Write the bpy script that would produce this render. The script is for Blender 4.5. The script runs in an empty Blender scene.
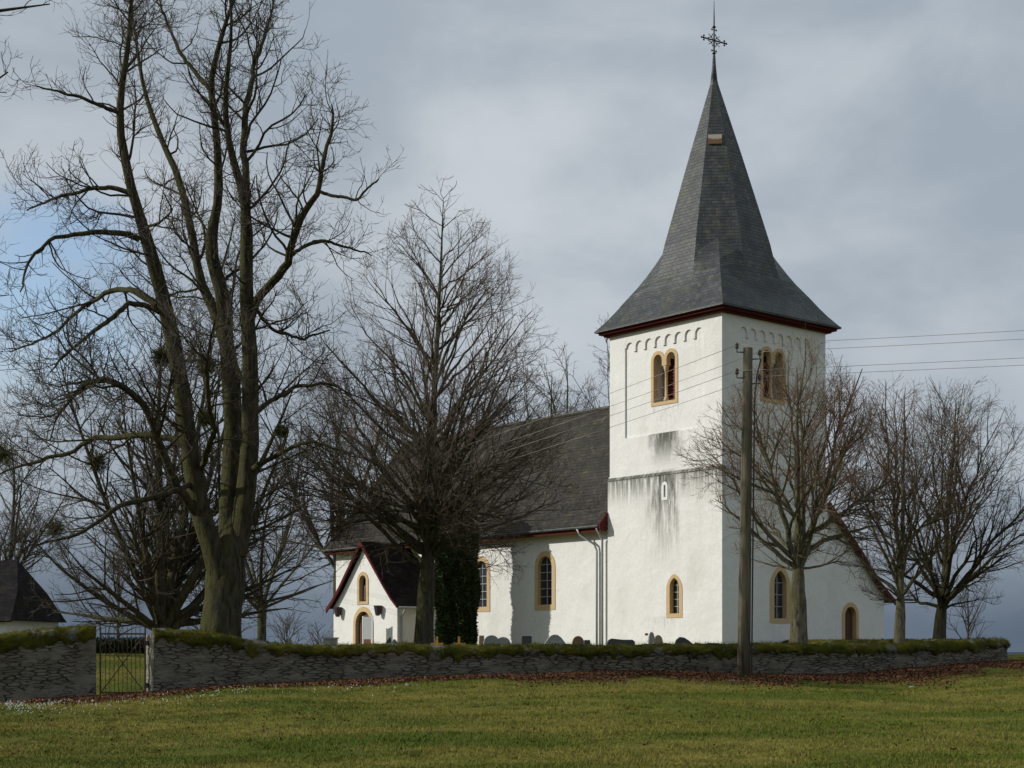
import bpy, bmesh, math, random
import numpy as np
from mathutils import Vector, Matrix, noise
from mathutils.geometry import tessellate_polygon

F = 1535.0; HZ = 650.0; CZ = 1.6
sc = bpy.context.scene
# ------------------------------------------------------------------ camera
cam_d = bpy.data.cameras.new('camera'); cam = bpy.data.objects.new('camera', cam_d)
sc.collection.objects.link(cam); sc.camera = cam
cam.location = (0, 0, CZ); cam.rotation_euler = (math.radians(90), 0, 0)
cam_d.sensor_width = 36; cam_d.lens = F / 1024 * 36
cam_d.shift_y = (HZ - 384) / 1024; cam_d.clip_end = 20000; cam_d.clip_start = 0.3
sc.view_settings.view_transform = 'Standard'; sc.view_settings.look = 'None'
sc.view_settings.gamma = 1; sc.view_settings.exposure = 0; sc.view_settings.use_curve_mapping = False

# ------------------------------------------------------------------ node helper
class NT:
    def __init__(s, nt): s.nt = nt; s.nt.nodes.clear()
    def n(s, typ, ins=None, **props):
        nd = s.nt.nodes.new(typ)
        for k, v in props.items(): setattr(nd, k, v)
        if ins:
            for k, v in ins.items():
                sk = nd.inputs[k]
                if hasattr(v, 'node'): s.nt.links.new(v, sk)
                else: sk.default_value = v
        return nd
    def math(s, op, a, b=None, c=None, clamp=False):
        nd = s.nt.nodes.new('ShaderNodeMath'); nd.operation = op; nd.use_clamp = clamp
        for i, v in enumerate((a, b, c)):
            if v is None: continue
            if hasattr(v, 'node'): s.nt.links.new(v, nd.inputs[i])
            else: nd.inputs[i].default_value = v
        return nd.outputs[0]
    def mr(s, v, a, b, c=0.0, d=1.0, smooth=True):
        nd = s.n('ShaderNodeMapRange', {'Value': v, 'From Min': a, 'From Max': b, 'To Min': c, 'To Max': d})
        nd.interpolation_type = 'SMOOTHSTEP' if smooth else 'LINEAR'; nd.clamp = True
        return nd.outputs[0]
    def mix(s, f, a, b, blend='MIX'):
        nd = s.nt.nodes.new('ShaderNodeMix'); nd.data_type = 'RGBA'; nd.blend_type = blend
        for i, v in ((0, f), (6, a), (7, b)):
            if hasattr(v, 'node'): s.nt.links.new(v, nd.inputs[i])
            else: nd.inputs[i].default_value = v if i == 0 else (*v, 1) if len(v) == 3 else v
        return nd.outputs[2]
    def noise(s, vec, scale, detail=4, rough=.55, dist=0):
        nd = s.n('ShaderNodeTexNoise', {'Vector': vec, 'Scale': scale, 'Detail': detail, 'Roughness': rough, 'Distortion': dist})
        return nd.outputs[0]
    def mapv(s, vec, sc=(1, 1, 1), loc=(0, 0, 0)):
        return s.n('ShaderNodeMapping', {'Vector': vec, 'Scale': sc, 'Location': loc}).outputs[0]
    def sep(s, vec): return s.n('ShaderNodeSeparateXYZ', {'Vector': vec}).outputs

# ------------------------------------------------------------------ world
SUN_AZ = math.radians(-91)       # measured from +Y, negative = left
SUN_EL = math.radians(28)
w = bpy.data.worlds.new('World'); sc.world = w; w.use_nodes = True
T = NT(w.node_tree)
sky = T.n('ShaderNodeTexSky', sky_type='NISHITA', sun_disc=False, sun_elevation=SUN_EL, sun_rotation=SUN_AZ)
tc = T.n('ShaderNodeTexCoord').outputs['Generated']
X, Y, Z = T.sep(tc)[:3]
zc = T.math('ADD', T.math('MAXIMUM', Z, 0.0), .22)
cx_ = T.math('DIVIDE', X, zc); cy_ = T.math('DIVIDE', Y, zc)
pl = T.n('ShaderNodeCombineXYZ', {'X': cx_, 'Y': cy_, 'Z': 0.0}).outputs[0]
n1 = T.noise(T.mapv(pl, (1, .55, 1), (3.1, 1.7, 0)), 1.15, 6, .5, .3)
n2 = T.noise(T.mapv(tc, (1, 1, 2.2), (1.3, .2, .7)), 4.2, 7, .52, .4)
n3 = T.noise(T.mapv(tc, (1, 1, 3.0), (5, 2, 9)), 9.5, 8, .55, .5)
def bump_dir(px, y, inner, outer):
    v = Vector(((px - 512) / F, 1, (HZ - y) / F)).normalized()
    d = T.n('ShaderNodeVectorMath', {0: tc, 1: tuple(v)}, operation='DISTANCE').outputs['Value']
    d = T.math('ADD', d, T.math('MULTIPLY', T.math('SUBTRACT', n3, .5), .09))
    return T.mr(d, inner, outer, 1, 0)
n4 = T.noise(T.mapv(tc, (1, 1, 1.7), (2.6, 7, 4.3)), 6.0, 9, .56, .25)
lum = T.math('ADD', T.math('MULTIPLY', n1, .30), T.math('ADD', T.math('MULTIPLY', n2, .50), T.math('MULTIPLY', n4, .40)))
lum = T.mr(lum, .52, .73, 0, 1)
glow = bump_dir(540, 190, 0.0, .22)
lum = T.math('ADD', T.math('MULTIPLY', lum, .66), T.math('MULTIPLY', glow, T.math('ADD', .10, T.math('MULTIPLY', n4, .42))), clamp=True)
el = T.mr(Z, .0, .13, 0, 1)
hi = T.mix(lum, (.345, .405, .47), (.57, .615, .66))
lo = T.mix(lum, (.105, .14, .19), (.20, .25, .31))
cloud = T.mix(el, lo, hi)
hole = T.math('MAXIMUM', bump_dir(48, 288, .025, .085), T.math('MULTIPLY', bump_dir(350, 690, .0, .06), .0))
hole = T.math('MULTIPLY', hole, T.mr(n4, .34, .50, .45, 1.0))
b1 = T.n('ShaderNodeBackground', {'Color': sky.outputs[0], 'Strength': .15})
b2 = T.n('ShaderNodeBackground', {'Color': cloud, 'Strength': 1.0})
ms = T.n('ShaderNodeMixShader', {0: T.math('SUBTRACT', 1.0, T.math('MULTIPLY', hole, .95)), 1: b1.outputs[0], 2: b2.outputs[0]})
T.n('ShaderNodeOutputWorld', {'Surface': ms.outputs[0]})

sd = bpy.data.lights.new('sun', 'SUN'); so = bpy.data.objects.new('sun', sd); sc.collection.objects.link(so)
sd.energy = 3.7; sd.angle = math.radians(.6); sd.color = (1, .962, .895)
sv = Vector((math.sin(SUN_AZ) * math.cos(SUN_EL), math.cos(SUN_AZ) * math.cos(SUN_EL), math.sin(SUN_EL)))
so.rotation_euler = sv.to_track_quat('Z', 'Y').to_euler(); so.location = (-60, 0, 60)

# ------------------------------------------------------------------ helpers
C = sc.collection
def W(px, y, D): return Vector(((px - 512) / F * D, D, CZ + (HZ - y) / F * D))
def tag(o, label=None, cat=None, group=None, kind=None):
    if label: o['label'] = label
    if cat: o['category'] = cat
    if group: o['group'] = group
    if kind: o['kind'] = kind
    return o
def empty(name, loc, rz=0, label=None, cat=None, group=None):
    o = bpy.data.objects.new(name, None); C.objects.link(o); o.location = loc; o.rotation_euler = (0, 0, rz)
    o.empty_display_size = .3
    return tag(o, label, cat, group)
def link_mesh(name, me, mat, parent=None):
    o = bpy.data.objects.new(name, me); C.objects.link(o)
    if mat: me.materials.append(mat)
    if parent: o.parent = parent
    return o
def auto_uv(me):
    uv = me.uv_layers.new(name='UVMap')
    up = Vector((0, 0, 1))
    for p in me.polygons:
        n = p.normal; h = up.cross(n)
        h = Vector((1, 0, 0)) if h.length < 1e-3 else h.normalized()
        v = n.cross(h)
        for li in p.loop_indices:
            co = me.vertices[me.loops[li].vertex_index].co
            uv.data[li].uv = (co.dot(h), co.dot(v))
def obj(name, bm, mat, parent=None, smooth=False, uv=True):
    bmesh.ops.recalc_face_normals(bm, faces=bm.faces[:])
    me = bpy.data.meshes.new(name); bm.to_mesh(me); bm.free()
    if smooth:
        me.polygons.foreach_set('use_smooth', [True] * len(me.polygons))
    if uv: auto_uv(me)
    return link_mesh(name, me, mat, parent)
def np_mesh(name, V, faces_flat, nper, mat, parent=None, smooth=False):
    me = bpy.data.meshes.new(name)
    V = np.asarray(V, dtype=np.float32); faces_flat = np.asarray(faces_flat, dtype=np.int32)
    nf = len(faces_flat) // nper
    me.vertices.add(len(V)); me.vertices.foreach_set('co', V.ravel())
    me.loops.add(len(faces_flat)); me.loops.foreach_set('vertex_index', faces_flat)
    me.polygons.add(nf); me.polygons.foreach_set('loop_start', np.arange(0, nf * nper, nper, dtype=np.int32))
    if smooth: me.polygons.foreach_set('use_smooth', np.ones(nf, dtype=bool))
    me.update(calc_edges=True)
    return link_mesh(name, me, mat, parent)
def box(bm, x0, x1, y0, y1, z0, z1, M=None):
    vs = [Vector((x, y, z)) for x in (x0, x1) for y in (y0, y1) for z in (z0, z1)]
    if M is not None: vs = [M @ v for v in vs]
    v = [bm.verts.new(p) for p in vs]
    for f in ((0, 1, 3, 2), (4, 6, 7, 5), (0, 4, 5, 1), (2, 3, 7, 6), (0, 2, 6, 4), (1, 5, 7, 3)):
        bm.faces.new([v[i] for i in f])
def tube(bm, pts, r, n=8, cap=True):
    pts = [Vector(p) for p in pts]
    rs = r if isinstance(r, (list, tuple)) else [r] * len(pts)
    rings = []
    for i, p in enumerate(pts):
        t = (pts[min(i + 1, len(pts) - 1)] - pts[max(i - 1, 0)]).normalized()
        a = t.orthogonal().normalized() if abs(t.z) < .9 else t.cross(Vector((1, 0, 0))).normalized()
        if abs(t.z) < .9: a = t.cross(Vector((0, 0, 1))).normalized()
        b = t.cross(a)
        rings.append([bm.verts.new(p + (a * math.cos(k * 2 * math.pi / n) + b * math.sin(k * 2 * math.pi / n)) * rs[i]) for k in range(n)])
    for a, b in zip(rings, rings[1:]):
        for k in range(n): bm.faces.new((a[k], a[(k + 1) % n], b[(k + 1) % n], b[k]))
    if cap: bm.faces.new(rings[0][::-1]); bm.faces.new(rings[-1])
def plate(bm, loops, d0, d1, mp):
    """flat slab with holes; loops of 2D points, mp(a,b,d)->3D"""
    tris = tessellate_polygon([[Vector((a, b, 0)) for a, b in l] for l in loops])
    flat = [p for l in loops for p in l]
    A = [bm.verts.new(mp(a, b, d0)) for a, b in flat]; B = [bm.verts.new(mp(a, b, d1)) for a, b in flat]
    for t in tris:
        if len(set(t)) < 3: continue
        try: bm.faces.new([A[i] for i in t]); bm.faces.new([B[i] for i in t])
        except ValueError: pass
    k = 0
    for l in loops:
        n = len(l)
        for i in range(n):
            j = (i + 1) % n
            bm.faces.new((A[k + i], A[k + j], B[k + j], B[k + i]))
        k += n
def rect(a0, a1, b0, b1): return [(a0, b0), (a1, b0), (a1, b1), (a0, b1)]
def arch(c, w, b0, b1, kind='round', n=10):
    h = w / 2
    pts = [(c - h, b0), (c + h, b0)]
    if kind == 'round':
        s = b1 - h
        for i in range(n + 1):
            a = math.pi * i / n; pts.append((c + h * math.cos(a), s + h * math.sin(a)))
    else:
        H = h * 1.45; s = b1 - H; R = (h * h + H * H) / (2 * h)
        am = math.asin(H / R)
        for i in range(n // 2 + 1):
            a = am * i / (n // 2); pts.append((c + h - R + R * math.cos(a), s + R * math.sin(a)))
        for i in range(n // 2 - 1, -1, -1):
            a = am * i / (n // 2); pts.append((c - h + R - R * math.cos(a), s + R * math.sin(a)))
    return pts
def S(a, b, d): return (d, a, b)      # south-facing plane: a along Y, b = z, d = X
def Wst(a, b, d): return (a, d, b)    # west-facing plane

# ------------------------------------------------------------------ materials
MATS = {}
def mat(name, fn, rough=.85, spec=.25):
    m = bpy.data.materials.new(name); m.use_nodes = True
    t = NT(m.node_tree)
    t.tc = t.n('ShaderNodeTexCoord'); t.O = t.tc.outputs['Object']; t.UV = t.tc.outputs['UV']
    t.G = t.n('ShaderNodeNewGeometry')
    r = fn(t)
    col, hgt, bs = (r + (None, None))[:3] if isinstance(r, tuple) else (r, None, None)
    p = t.n('ShaderNodeBsdfPrincipled', {'Roughness': rough, 'Specular IOR Level': spec})
    if hasattr(col, 'node'): t.nt.links.new(col, p.inputs['Base Color'])
    else: p.inputs['Base Color'].default_value = (*col, 1)
    if hgt is not None:
        b = t.n('ShaderNodeBump', {'Height': hgt, 'Strength': 1.0, 'Distance': bs or .02})
        t.nt.links.new(b.outputs[0], p.inputs['Normal'])
    t.n('ShaderNodeOutputMaterial', {'Surface': p.outputs[0]})
    MATS[name] = m
    return m
def simple(name, c, var=.25, scale=6, rough=.8, spec=.3):
    def f(t):
        n = t.noise(t.O, scale, 5)
        return t.mix(n, tuple(x * (1 - var) for x in c), tuple(x * (1 + var) for x in c)), n, .01
    return mat(name, f, rough, spec)

def f_plaster(t):
    x, y, z = t.sep(t.O)[:3]
    hzn = t.math('ADD', x, y)
    v = t.n('ShaderNodeCombineXYZ', {'X': hzn, 'Y': 0.0, 'Z': z}).outputs[0]
    base = t.mix(t.noise(t.O, .6, 6), (.73, .725, .69), (.79, .785, .76))
    base = t.mix(t.mr(t.noise(t.O, 9, 4), .3, .75), base, (.70, .69, .65))
    streak = t.noise(t.mapv(v, (5.5, 1, .35)), 1.0, 6, .62)
    fine = t.noise(t.mapv(v, (16, 1, 1.6)), 1.0, 6, .65)
    # below the lower ledge
    south = t.mr(x, .35, .05, 0, 1)
    towr = t.math('MULTIPLY', t.mr(y, 7.6, 7.3), t.math('LESS_THAN', x, 7.4))
    m1 = t.math('MULTIPLY', t.mr(z, 8.2, 9.74), t.mr(z, 9.79, 9.76))
    m1 = t.math('MULTIPLY', m1, t.mr(streak, .34, .56))
    edge = t.math('MULTIPLY', t.mr(z, 9.45, 9.72), t.mr(z, 9.86, 9.78))
    edge = t.math('MULTIPLY', edge, t.mr(fine, .3, .5))
    # long dark runs below the belfry window and the slit
    yn = t.math('ADD', y, t.math('MULTIPLY', t.math('SUBTRACT', t.noise(t.mapv(v, (1.6, 1, .8), (3, 0, 0)), 1.0, 5, .6), .5), 2.6))
    band = t.math('MULTIPLY', t.mr(yn, 2.2, 3.2), t.mr(yn, 4.9, 3.8))
    band = t.math('MULTIPLY', band, south)
    fall = t.math('MULTIPLY', t.mr(z, 4.9, 9.6), t.mr(z, 10.0, 9.7))
    runs = t.math('MULTIPLY', band, t.math('MULTIPLY', fall, t.mr(t.math('ADD', t.math('MULTIPLY', streak, .6), t.math('MULTIPLY', fine, .4)), .38, .56)))
    b2 = t.math('MULTIPLY', t.math('MULTIPLY', t.mr(z, 9.75, 11.5), t.mr(z, 11.66, 11.62)), t.mr(fine, .22, .5))
    blob = t.math('MULTIPLY', band, b2)
    b3 = t.math('MULTIPLY', band, t.math('MULTIPLY', t.math('MULTIPLY', t.mr(z, 11.5, 12.9), t.mr(z, 13.0, 12.9)), t.mr(fine, .50, .68)))
    b4 = t.math('MULTIPLY', band, t.math('MULTIPLY', t.math('MULTIPLY', t.mr(z, 2.2, 3.05), t.mr(z, 3.2, 3.1)), t.mr(fine, .45, .65)))
    towr = t.math('MULTIPLY', towr, t.math('ADD', .35, t.math('MULTIPLY', south, .65)))
    k = t.math('MULTIPLY', towr, t.math('MAXIMUM', t.math('MULTIPLY', m1, .85), t.math('MULTIPLY', edge, .95)))
    k = t.math('MAXIMUM', k, t.math('MULTIPLY', runs, .95)); k = t.math('MAXIMUM', k, t.math('MULTIPLY', blob, .9))
    k = t.math('MAXIMUM', k, t.math('MULTIPLY', b3, .5)); k = t.math('MAXIMUM', k, t.math('MULTIPLY', b4, .35))
    k = t.math('MAXIMUM', k, t.math('MULTIPLY', t.mr(streak, .56, .8), .22))
    col = t.mix(k, base, (.055, .058, .040))
    foot = t.math('MULTIPLY', t.mr(z, 2.1, 1.7), t.mr(t.noise(t.O, 3, 5), .2, .6, .5, 1))
    col = t.mix(t.math('MULTIPLY', foot, .75), col, (.30, .33, .22))
    damp = t.math('MULTIPLY', t.mr(t.noise(t.mapv(t.O, (1, 1, .7), (4, 4, 4)), .45, 7, .62), .50, .72), .5)
    col = t.mix(damp, col, (.60, .585, .53))
    h = t.math('ADD', t.math('MULTIPLY', t.noise(t.O, .9, 4), 3.5), t.math('MULTIPLY', t.noise(t.O, 20, 4), .25))
    return col, h, .018
M_PLASTER = mat('lime_plaster', f_plaster, .9, .1)

def slate(name, c0, c1, moss, lichen, wd=.30, ht=.17, ro=.55, sp=.35):
    def f(t):
        br = t.n('ShaderNodeTexBrick', {'Vector': t.UV, 'Color1': (0, 0, 0, 1), 'Color2': (1, 1, 1, 1), 'Mortar': (.5, .5, .5, 1), 'Scale': 1.0,
              'Mortar Size': .012, 'Mortar Smooth': .3, 'Bias': 0.0, 'Brick Width': wd, 'Row Height': ht})
        c = t.mix(br.outputs[0], c0, c1)
        c = t.mix(t.mr(t.noise(t.O, 1.4, 6, .6), .35, .7), c, tuple(a * .75 for a in c0))
        c = t.mix(t.math('MULTIPLY', t.mr(t.noise(t.O, 1.1, 7, .65), .50, .70), moss), c, (.085, .095, .035))
        c = t.mix(t.math('MULTIPLY', t.mr(t.noise(t.mapv(t.O, (1, 1, 1), (5, 5, 5)), 2.6, 8, .7), .55, .68), lichen), c, (.22, .19, .10))
        c = t.mix(t.math('MULTIPLY', br.outputs[1], .6), c, (.02, .02, .02))
        v = t.sep(t.UV)[1]
        saw = t.math('FRACT', t.math('DIVIDE', v, ht))
        h = t.math('ADD', t.math('MULTIPLY', t.math('SUBTRACT', 1.0, saw), .8), t.math('MULTIPLY', br.outputs[0], .5))
        h = t.math('SUBTRACT', h, t.math('MULTIPLY', br.outputs[1], .5))
        h = t.math('ADD', h, t.math('MULTIPLY', t.noise(t.O, 3.0, 3), 1.2))
        return c, h, .022
    return mat(name, f, ro, sp)
M_SLATE = slate('spire_slate', (.040, .045, .047), (.078, .085, .086), .55, .45)
M_NAVE_R = slate('nave_slate', (.062, .056, .046), (.115, .102, .082), .65, .8, .34, .2)
M_PORCH_R = slate('porch_slate', (.022, .017, .017), (.045, .034, .032), .25, .1, ro=.85, sp=.1)
def f_sand(t):
    n = t.noise(t.O, 3, 6); m = t.noise(t.O, 18, 4)
    c = t.mix(n, (.50, .35, .18), (.62, .46, .27)); c = t.mix(t.mr(m, .5, .8), c, (.38, .27, .15))
    return c, m, .012
M_SAND = mat('sandstone', f_sand, .85, .15)
M_RED = simple('maroon_paint', (.085, .016, .014), .3, 5, .8, .1)
M_DARKWOOD = simple('brown_door_wood', (.10, .050, .028), .4, 8, .6)
M_LOUVRE = simple('red_brown_louvre', (.13, .028, .022), .3, 8, .7)
M_ZINC = simple('zinc', (.36, .38, .39), .15, 6, .45, .5)
M_IRON = simple('rusty_iron', (.085, .055, .04), .4, 25, .7)
M_DARKIRON = simple('dark_iron', (.05, .035, .04), .3, 25, .6)
M_INSIDE = simple('unlit_inside_dark', (.035, .032, .03), .2)  # near-black colour standing in for the shade of unlit interiors
M_WHITE = simple('white_paint', (.72, .72, .70), .05, 4, .5)
M_BOARD = simple('notice_panel_grey', (.40, .43, .42), .08, 4, .3, .5)
M_CABLE = simple('grey_cable', (.30, .29, .27), .1, 4, .5)
M_YELLOW = simple('pale_yellow_wood', (.72, .36, .06), .12, 9, .6)
M_PORC = simple('insulator_brown', (.07, .045, .035), .2, 9, .25, .6)
def f_glass(t): return t.mix(t.noise(t.O, 5, 3), (.018, .021, .025), (.045, .052, .06)), t.noise(t.O, 2.5, 2), .05
M_GLASS = mat('window_glass', f_glass, .18, .6)
def f_polewood(t):
    v = t.mapv(t.O, (14, 14, .8)); n = t.noise(v, 1, 6, .65)
    c = t.mix(t.mr(n, .3, .7), (.055, .048, .032), (.18, .155, .11))
    c = t.mix(t.mr(t.noise(t.O, 1.0, 5), .45, .75), c, (.12, .115, .07))
    return c, n, .02
M_POLE = mat('weathered_pole_wood', f_polewood, .9, .1)

def bark(name, c0, c1, moss, mossc=(.062, .062, .022)):
    def f(t):
        n = t.noise(t.mapv(t.O, (9, 9, 2.2)), 1.0, 7, .65, .4)
        c = t.mix(t.mr(n, .3, .7), c0, c1)
        nx = t.sep(t.G.outputs['Normal'])
        side = t.math('ADD', t.math('MULTIPLY', nx[0], -.25), t.math('MULTIPLY', nx[2], .25))
        k = t.math('ADD', t.noise(t.O, 1.3, 6, .6), side)
        c = t.mix(t.math('MULTIPLY', t.mr(k, .42, .66), moss), c, mossc)
        c = t.mix(t.math('MULTIPLY', t.mr(n, .44, .34), .7), c, (.02, .018, .014))
        return c, n, .09
    return mat(name, f, .95, .08)
M_BARK = bark('grey_bark', (.030, .026, .018), (.088, .076, .052), .85)
M_BARK2 = bark('lime_bark', (.045, .039, .030), (.112, .098, .072), .75)
M_BARK3 = bark('pale_bark', (.10, .09, .065), (.22, .19, .14), .7)
M_TWIG = simple('twig_grey_brown', (.095, .080, .062), .3, 2, .9, .1)
M_TWIG2 = simple('twig_purple_brown', (.140, .105, .085), .3, 2, .9, .1)
M_TWIG3 = simple('twig_red_brown', (.155, .105, .070), .35, 2, .9, .1)
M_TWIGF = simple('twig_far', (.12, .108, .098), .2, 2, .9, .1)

def f_soil(t):
    p = t.O
    n = t.noise(t.mapv(p, (.6, 1.3, 1)), .28, 6, .6); m = t.noise(p, 2.2, 6, .65); k = t.noise(p, 14, 5, .7)
    c = t.mix(t.mr(n, .35, .65), (.078, .106, .011), (.205, .175, .038))
    c = t.mix(t.mr(m, .40, .75), c, (.075, .082, .012))
    c = t.mix(t.mr(k, .40, .8), c, (.10, .085, .030))
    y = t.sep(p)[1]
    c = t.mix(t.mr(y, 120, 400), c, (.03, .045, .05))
    return c, t.math('ADD', m, t.math('MULTIPLY', k, .5)), .06
M_GROUND = mat('turf_ground', f_soil, .95, .05)
def f_grass(t):
    p = t.O; n = t.noise(t.mapv(p, (.6, 1.3, 1)), .28, 6, .6); m = t.noise(p, 1.9, 5, .65)
    k = t.noise(p, 22, 3, .7)
    c = t.mix(t.mr(n, .38, .62), (.080, .122, .011), (.235, .205, .045))
    c = t.mix(t.mr(m, .40, .72), c, (.078, .096, .010))
    c = t.mix(t.mr(k, .54, .78), c, (.19, .165, .055))
    return c
M_GRASS = mat('grass_blades', f_grass, .8, .15)
def f_leaf(t):
    k = t.noise(t.O, 15, 3, .7)
    return t.mix(t.mr(k, .35, .65), (.060, .026, .013), (.18, .078, .034))
M_LEAF = mat('fallen_leaves', f_leaf, .8, .2)
def f_moss(t):
    n = t.noise(t.O, 2.2, 6, .6); k = t.noise(t.O, 26, 4, .7)
    c = t.mix(t.mr(n, .35, .65), (.050, .055, .010), (.115, .104, .017)); c = t.mix(t.mr(k, .45, .8), c, (.028, .034, .01)); c = t.mix(t.mr(t.noise(t.O, 1.6, 7, .7), .55, .62), c, (.16, .155, .13))
    return c, t.math('ADD', k, n), .05
M_MOSS = mat('moss', f_moss, 1.0, .02)
def f_rubble(t):
    v = t.mapv(t.UV, (3.1, 15, 1))
    warp = t.n('ShaderNodeVectorMath', {0: v, 1: t.n('ShaderNodeVectorMath', {0: t.n('ShaderNodeTexNoise', {'Vector': v, 'Scale': .6, 'Detail': 3.0}).outputs[1], 1: (.9, .9, 0)}, operation='MULTIPLY').outputs[0]}, operation='ADD').outputs[0]
    vo = t.n('ShaderNodeTexVoronoi', {'Vector': warp, 'Scale': 1.0}, voronoi_dimensions='2D')
    ve = t.n('ShaderNodeTexVoronoi', {'Vector': warp, 'Scale': 1.0}, voronoi_dimensions='2D', feature='DISTANCE_TO_EDGE')
    g = t.sep(vo.outputs['Color'])[0]
    c = t.mix(g, (.095, .083, .062), (.19, .170, .133))
    c = t.mix(t.mr(t.noise(t.O, 1.0, 6, .6), .40, .66), c, (.18, .163, .130))
    c = t.mix(t.mr(t.noise(t.O, 7, 6, .7), .55, .78), c, (.08, .08, .06))
    gap = t.math('MAXIMUM', t.mr(ve.outputs['Distance'], .0, .12), t.mr(t.noise(t.O, 2.3, 6, .65), .42, .56))
    c = t.mix(gap, (.065, .056, .041), c)
    return c, t.math('ADD', t.math('MULTIPLY', gap, .8), t.math('ADD', t.math('MULTIPLY', g, .5), t.math('MULTIPLY', t.noise(t.O, 12, 5), .5))), .09
M_RUBBLE = mat('rubble_stone', f_rubble, .95, .1)
def f_yew(t):
    k = t.noise(t.O, 6, 4, .7)
    return t.mix(k, (.018, .030, .011), (.055, .075, .026))
M_YEW = mat('yew_needles', f_yew, .8, .15)
M_HEDGE = simple('dark_hedge_leaves', (.03, .045, .018), .5, 5, .9, .1)
M_MISTLE = simple('mistletoe_green', (.085, .095, .030), .4, 8, .9, .1)
def stone(name, c): return simple(name, c, .3, 12, .6, .3)
M_ST_GREY = stone('grey_granite', (.36, .37, .38)); M_ST_DARK = stone('dark_granite', (.09, .09, .095))
M_ST_BEIGE = stone('beige_stone', (.38, .31, .22)); M_ST_RED = stone('reddish_stone', (.24, .15, .10))
M_FLOWER = simple('snowdrop_white', (.80, .82, .76), .03, 4, .6)

# ------------------------------------------------------------------ terrain
WP = [(-60, 645, 706, 36.5), (0, 636, 702, 37), (40, 630, 699, 37.3), (97, 628, 697, 37.7), (120, 628, 695, 37.9), (148, 628, 694, 38.1), (200, 632, 690, 38.5), (238, 640, 686, 38.8),
      (275, 645, 684, 39.1), (340, 646, 681, 39.6), (450, 646, 678, 40.3), (600, 646, 673, 41.1), (740, 645, 676, 41.9), (850, 645, 677, 43.2), (920, 643, 669, 44.8), (970, 641, 664, 46.2), (1012, 639, 663, 47.6)]
WX = np.array([(p - 512) / F * d for p, a, b, d in WP]); WY = np.array([d for *_, d in WP])
WT = np.array([CZ + (HZ - a) / F * d for p, a, b, d in WP]); WF = np.array([CZ + (HZ - b) / F * d for p, a, b, d in WP])
def sstep(a, b, x):
    t = np.clip((x - a) / (b - a), 0, 1); return t * t * (3 - 2 * t)
def height(x, y):
    x = np.asarray(x, float); y = np.asarray(y, float)
    wy = np.interp(x, WX, WY); wf = np.interp(x, WX, WF)
    t = np.clip((y - 17) / (wy - 17), 0, 1)
    z = wf * t ** 1.15
    z = np.where(y > wy, wf + (1.42 - wf) * sstep(0, 1, (y - wy) / np.where(x < -8, 11, 3)), z)
    z = z - 3.0 * sstep(19, 45, x) * sstep(38, 70, y)
    z = z - 12 * sstep(115, 900, y) - 2 * sstep(115, 150, y)
    z = z + (np.sin(x * .9 + y * .4) * .02 + np.sin(x * .37 - y * .8 + 1) * .025) * sstep(10, 20, y) * (1 - sstep(60, 90, y))
    return z
def H(x, y): return float(height(x, y))
xs = np.concatenate([np.linspace(-9000, -400, 14), np.linspace(-300, -45, 14), np.linspace(-40, 40, 161), np.linspace(45, 300, 14), np.linspace(400, 9000, 14)])
ys = np.concatenate([np.linspace(-3000, -60, 8), np.linspace(-40, 12, 12), np.linspace(14, 60, 185), np.linspace(62, 150, 50), np.linspace(170, 1000, 22), np.linspace(1300, 12000, 14)])
GX, GY = np.meshgrid(xs, ys); GZ = height(GX, GY)
V = np.stack([GX, GY, GZ], -1).reshape(-1, 3); nx_, ny_ = len(xs), len(ys)
idx = np.arange(nx_ * ny_).reshape(ny_, nx_)
q = np.stack([idx[:-1, :-1], idx[:-1, 1:], idx[1:, 1:], idx[1:, :-1]], -1).reshape(-1)
g = np_mesh('ground', V, q, 4, M_GROUND, smooth=True); tag(g, kind='structure')
# far hills; the blue of distant haze is painted into their colour
def f_hill(t): return t.mix(t.noise(t.O, .004, 5), (.035, .060, .095), (.055, .085, .12))
M_HILL = mat('far_forest_haze_blue', f_hill, 1, 0)
bm = bmesh.new(); prev = None
for i in range(121):
    a = math.radians(-60 + i); R = 3800
    top = 2 + 9 * noise.noise(Vector((i * .13, 3, 0))) - 6
    pts = [(R * math.sin(a) * k, R * math.cos(a) * k, zz) for k, zz in ((.93, -40), (1, top), (1.25, -40))]
    cur = [bm.verts.new(p) for p in pts]
    if prev:
        for k in range(2): bm.faces.new((prev[k], cur[k], cur[k + 1], prev[k + 1]))
    prev = cur
tag(obj('hills', bm, M_HILL, smooth=True), kind='structure')

# ------------------------------------------------------------------ church
TH = math.atan2(.641, .767)
CO = W(722, 650, 68.0); CO.z = 0
church = empty('church', CO, TH, 'white plastered village church with tall slate spire and long slate nave roof', 'church')
G0 = 1.15; TW = 7.2
def ch(name, bm, m, parent=None, smooth=False): return obj(name, bm, m, parent or church, smooth)
# --- tower walls
bm = bmesh.new()
LO = 9.72
sw = arch(2.85, .98, 3.09, 5.06, 'point', 12); slit = rect(3.40, 3.54, 8.62, 9.20)
ww = arch(3.85, 1.40, 2.86, 5.46, 'point', 12)
plate(bm, [rect(-.07, TW + .07, G0, LO), sw, slit], -.07, .55, S)
plate(bm, [rect(.55, TW + .07, G0, LO), ww], -.07, .55, Wst)
box(bm, .55, TW + .07, TW - .5, TW + .07, G0, 16.6); box(bm, TW - .5, TW + .07, .55, TW - .5, G0, LO)
box(bm, TW - .5, TW, .55, TW - .5, LO, 16.6)
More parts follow.
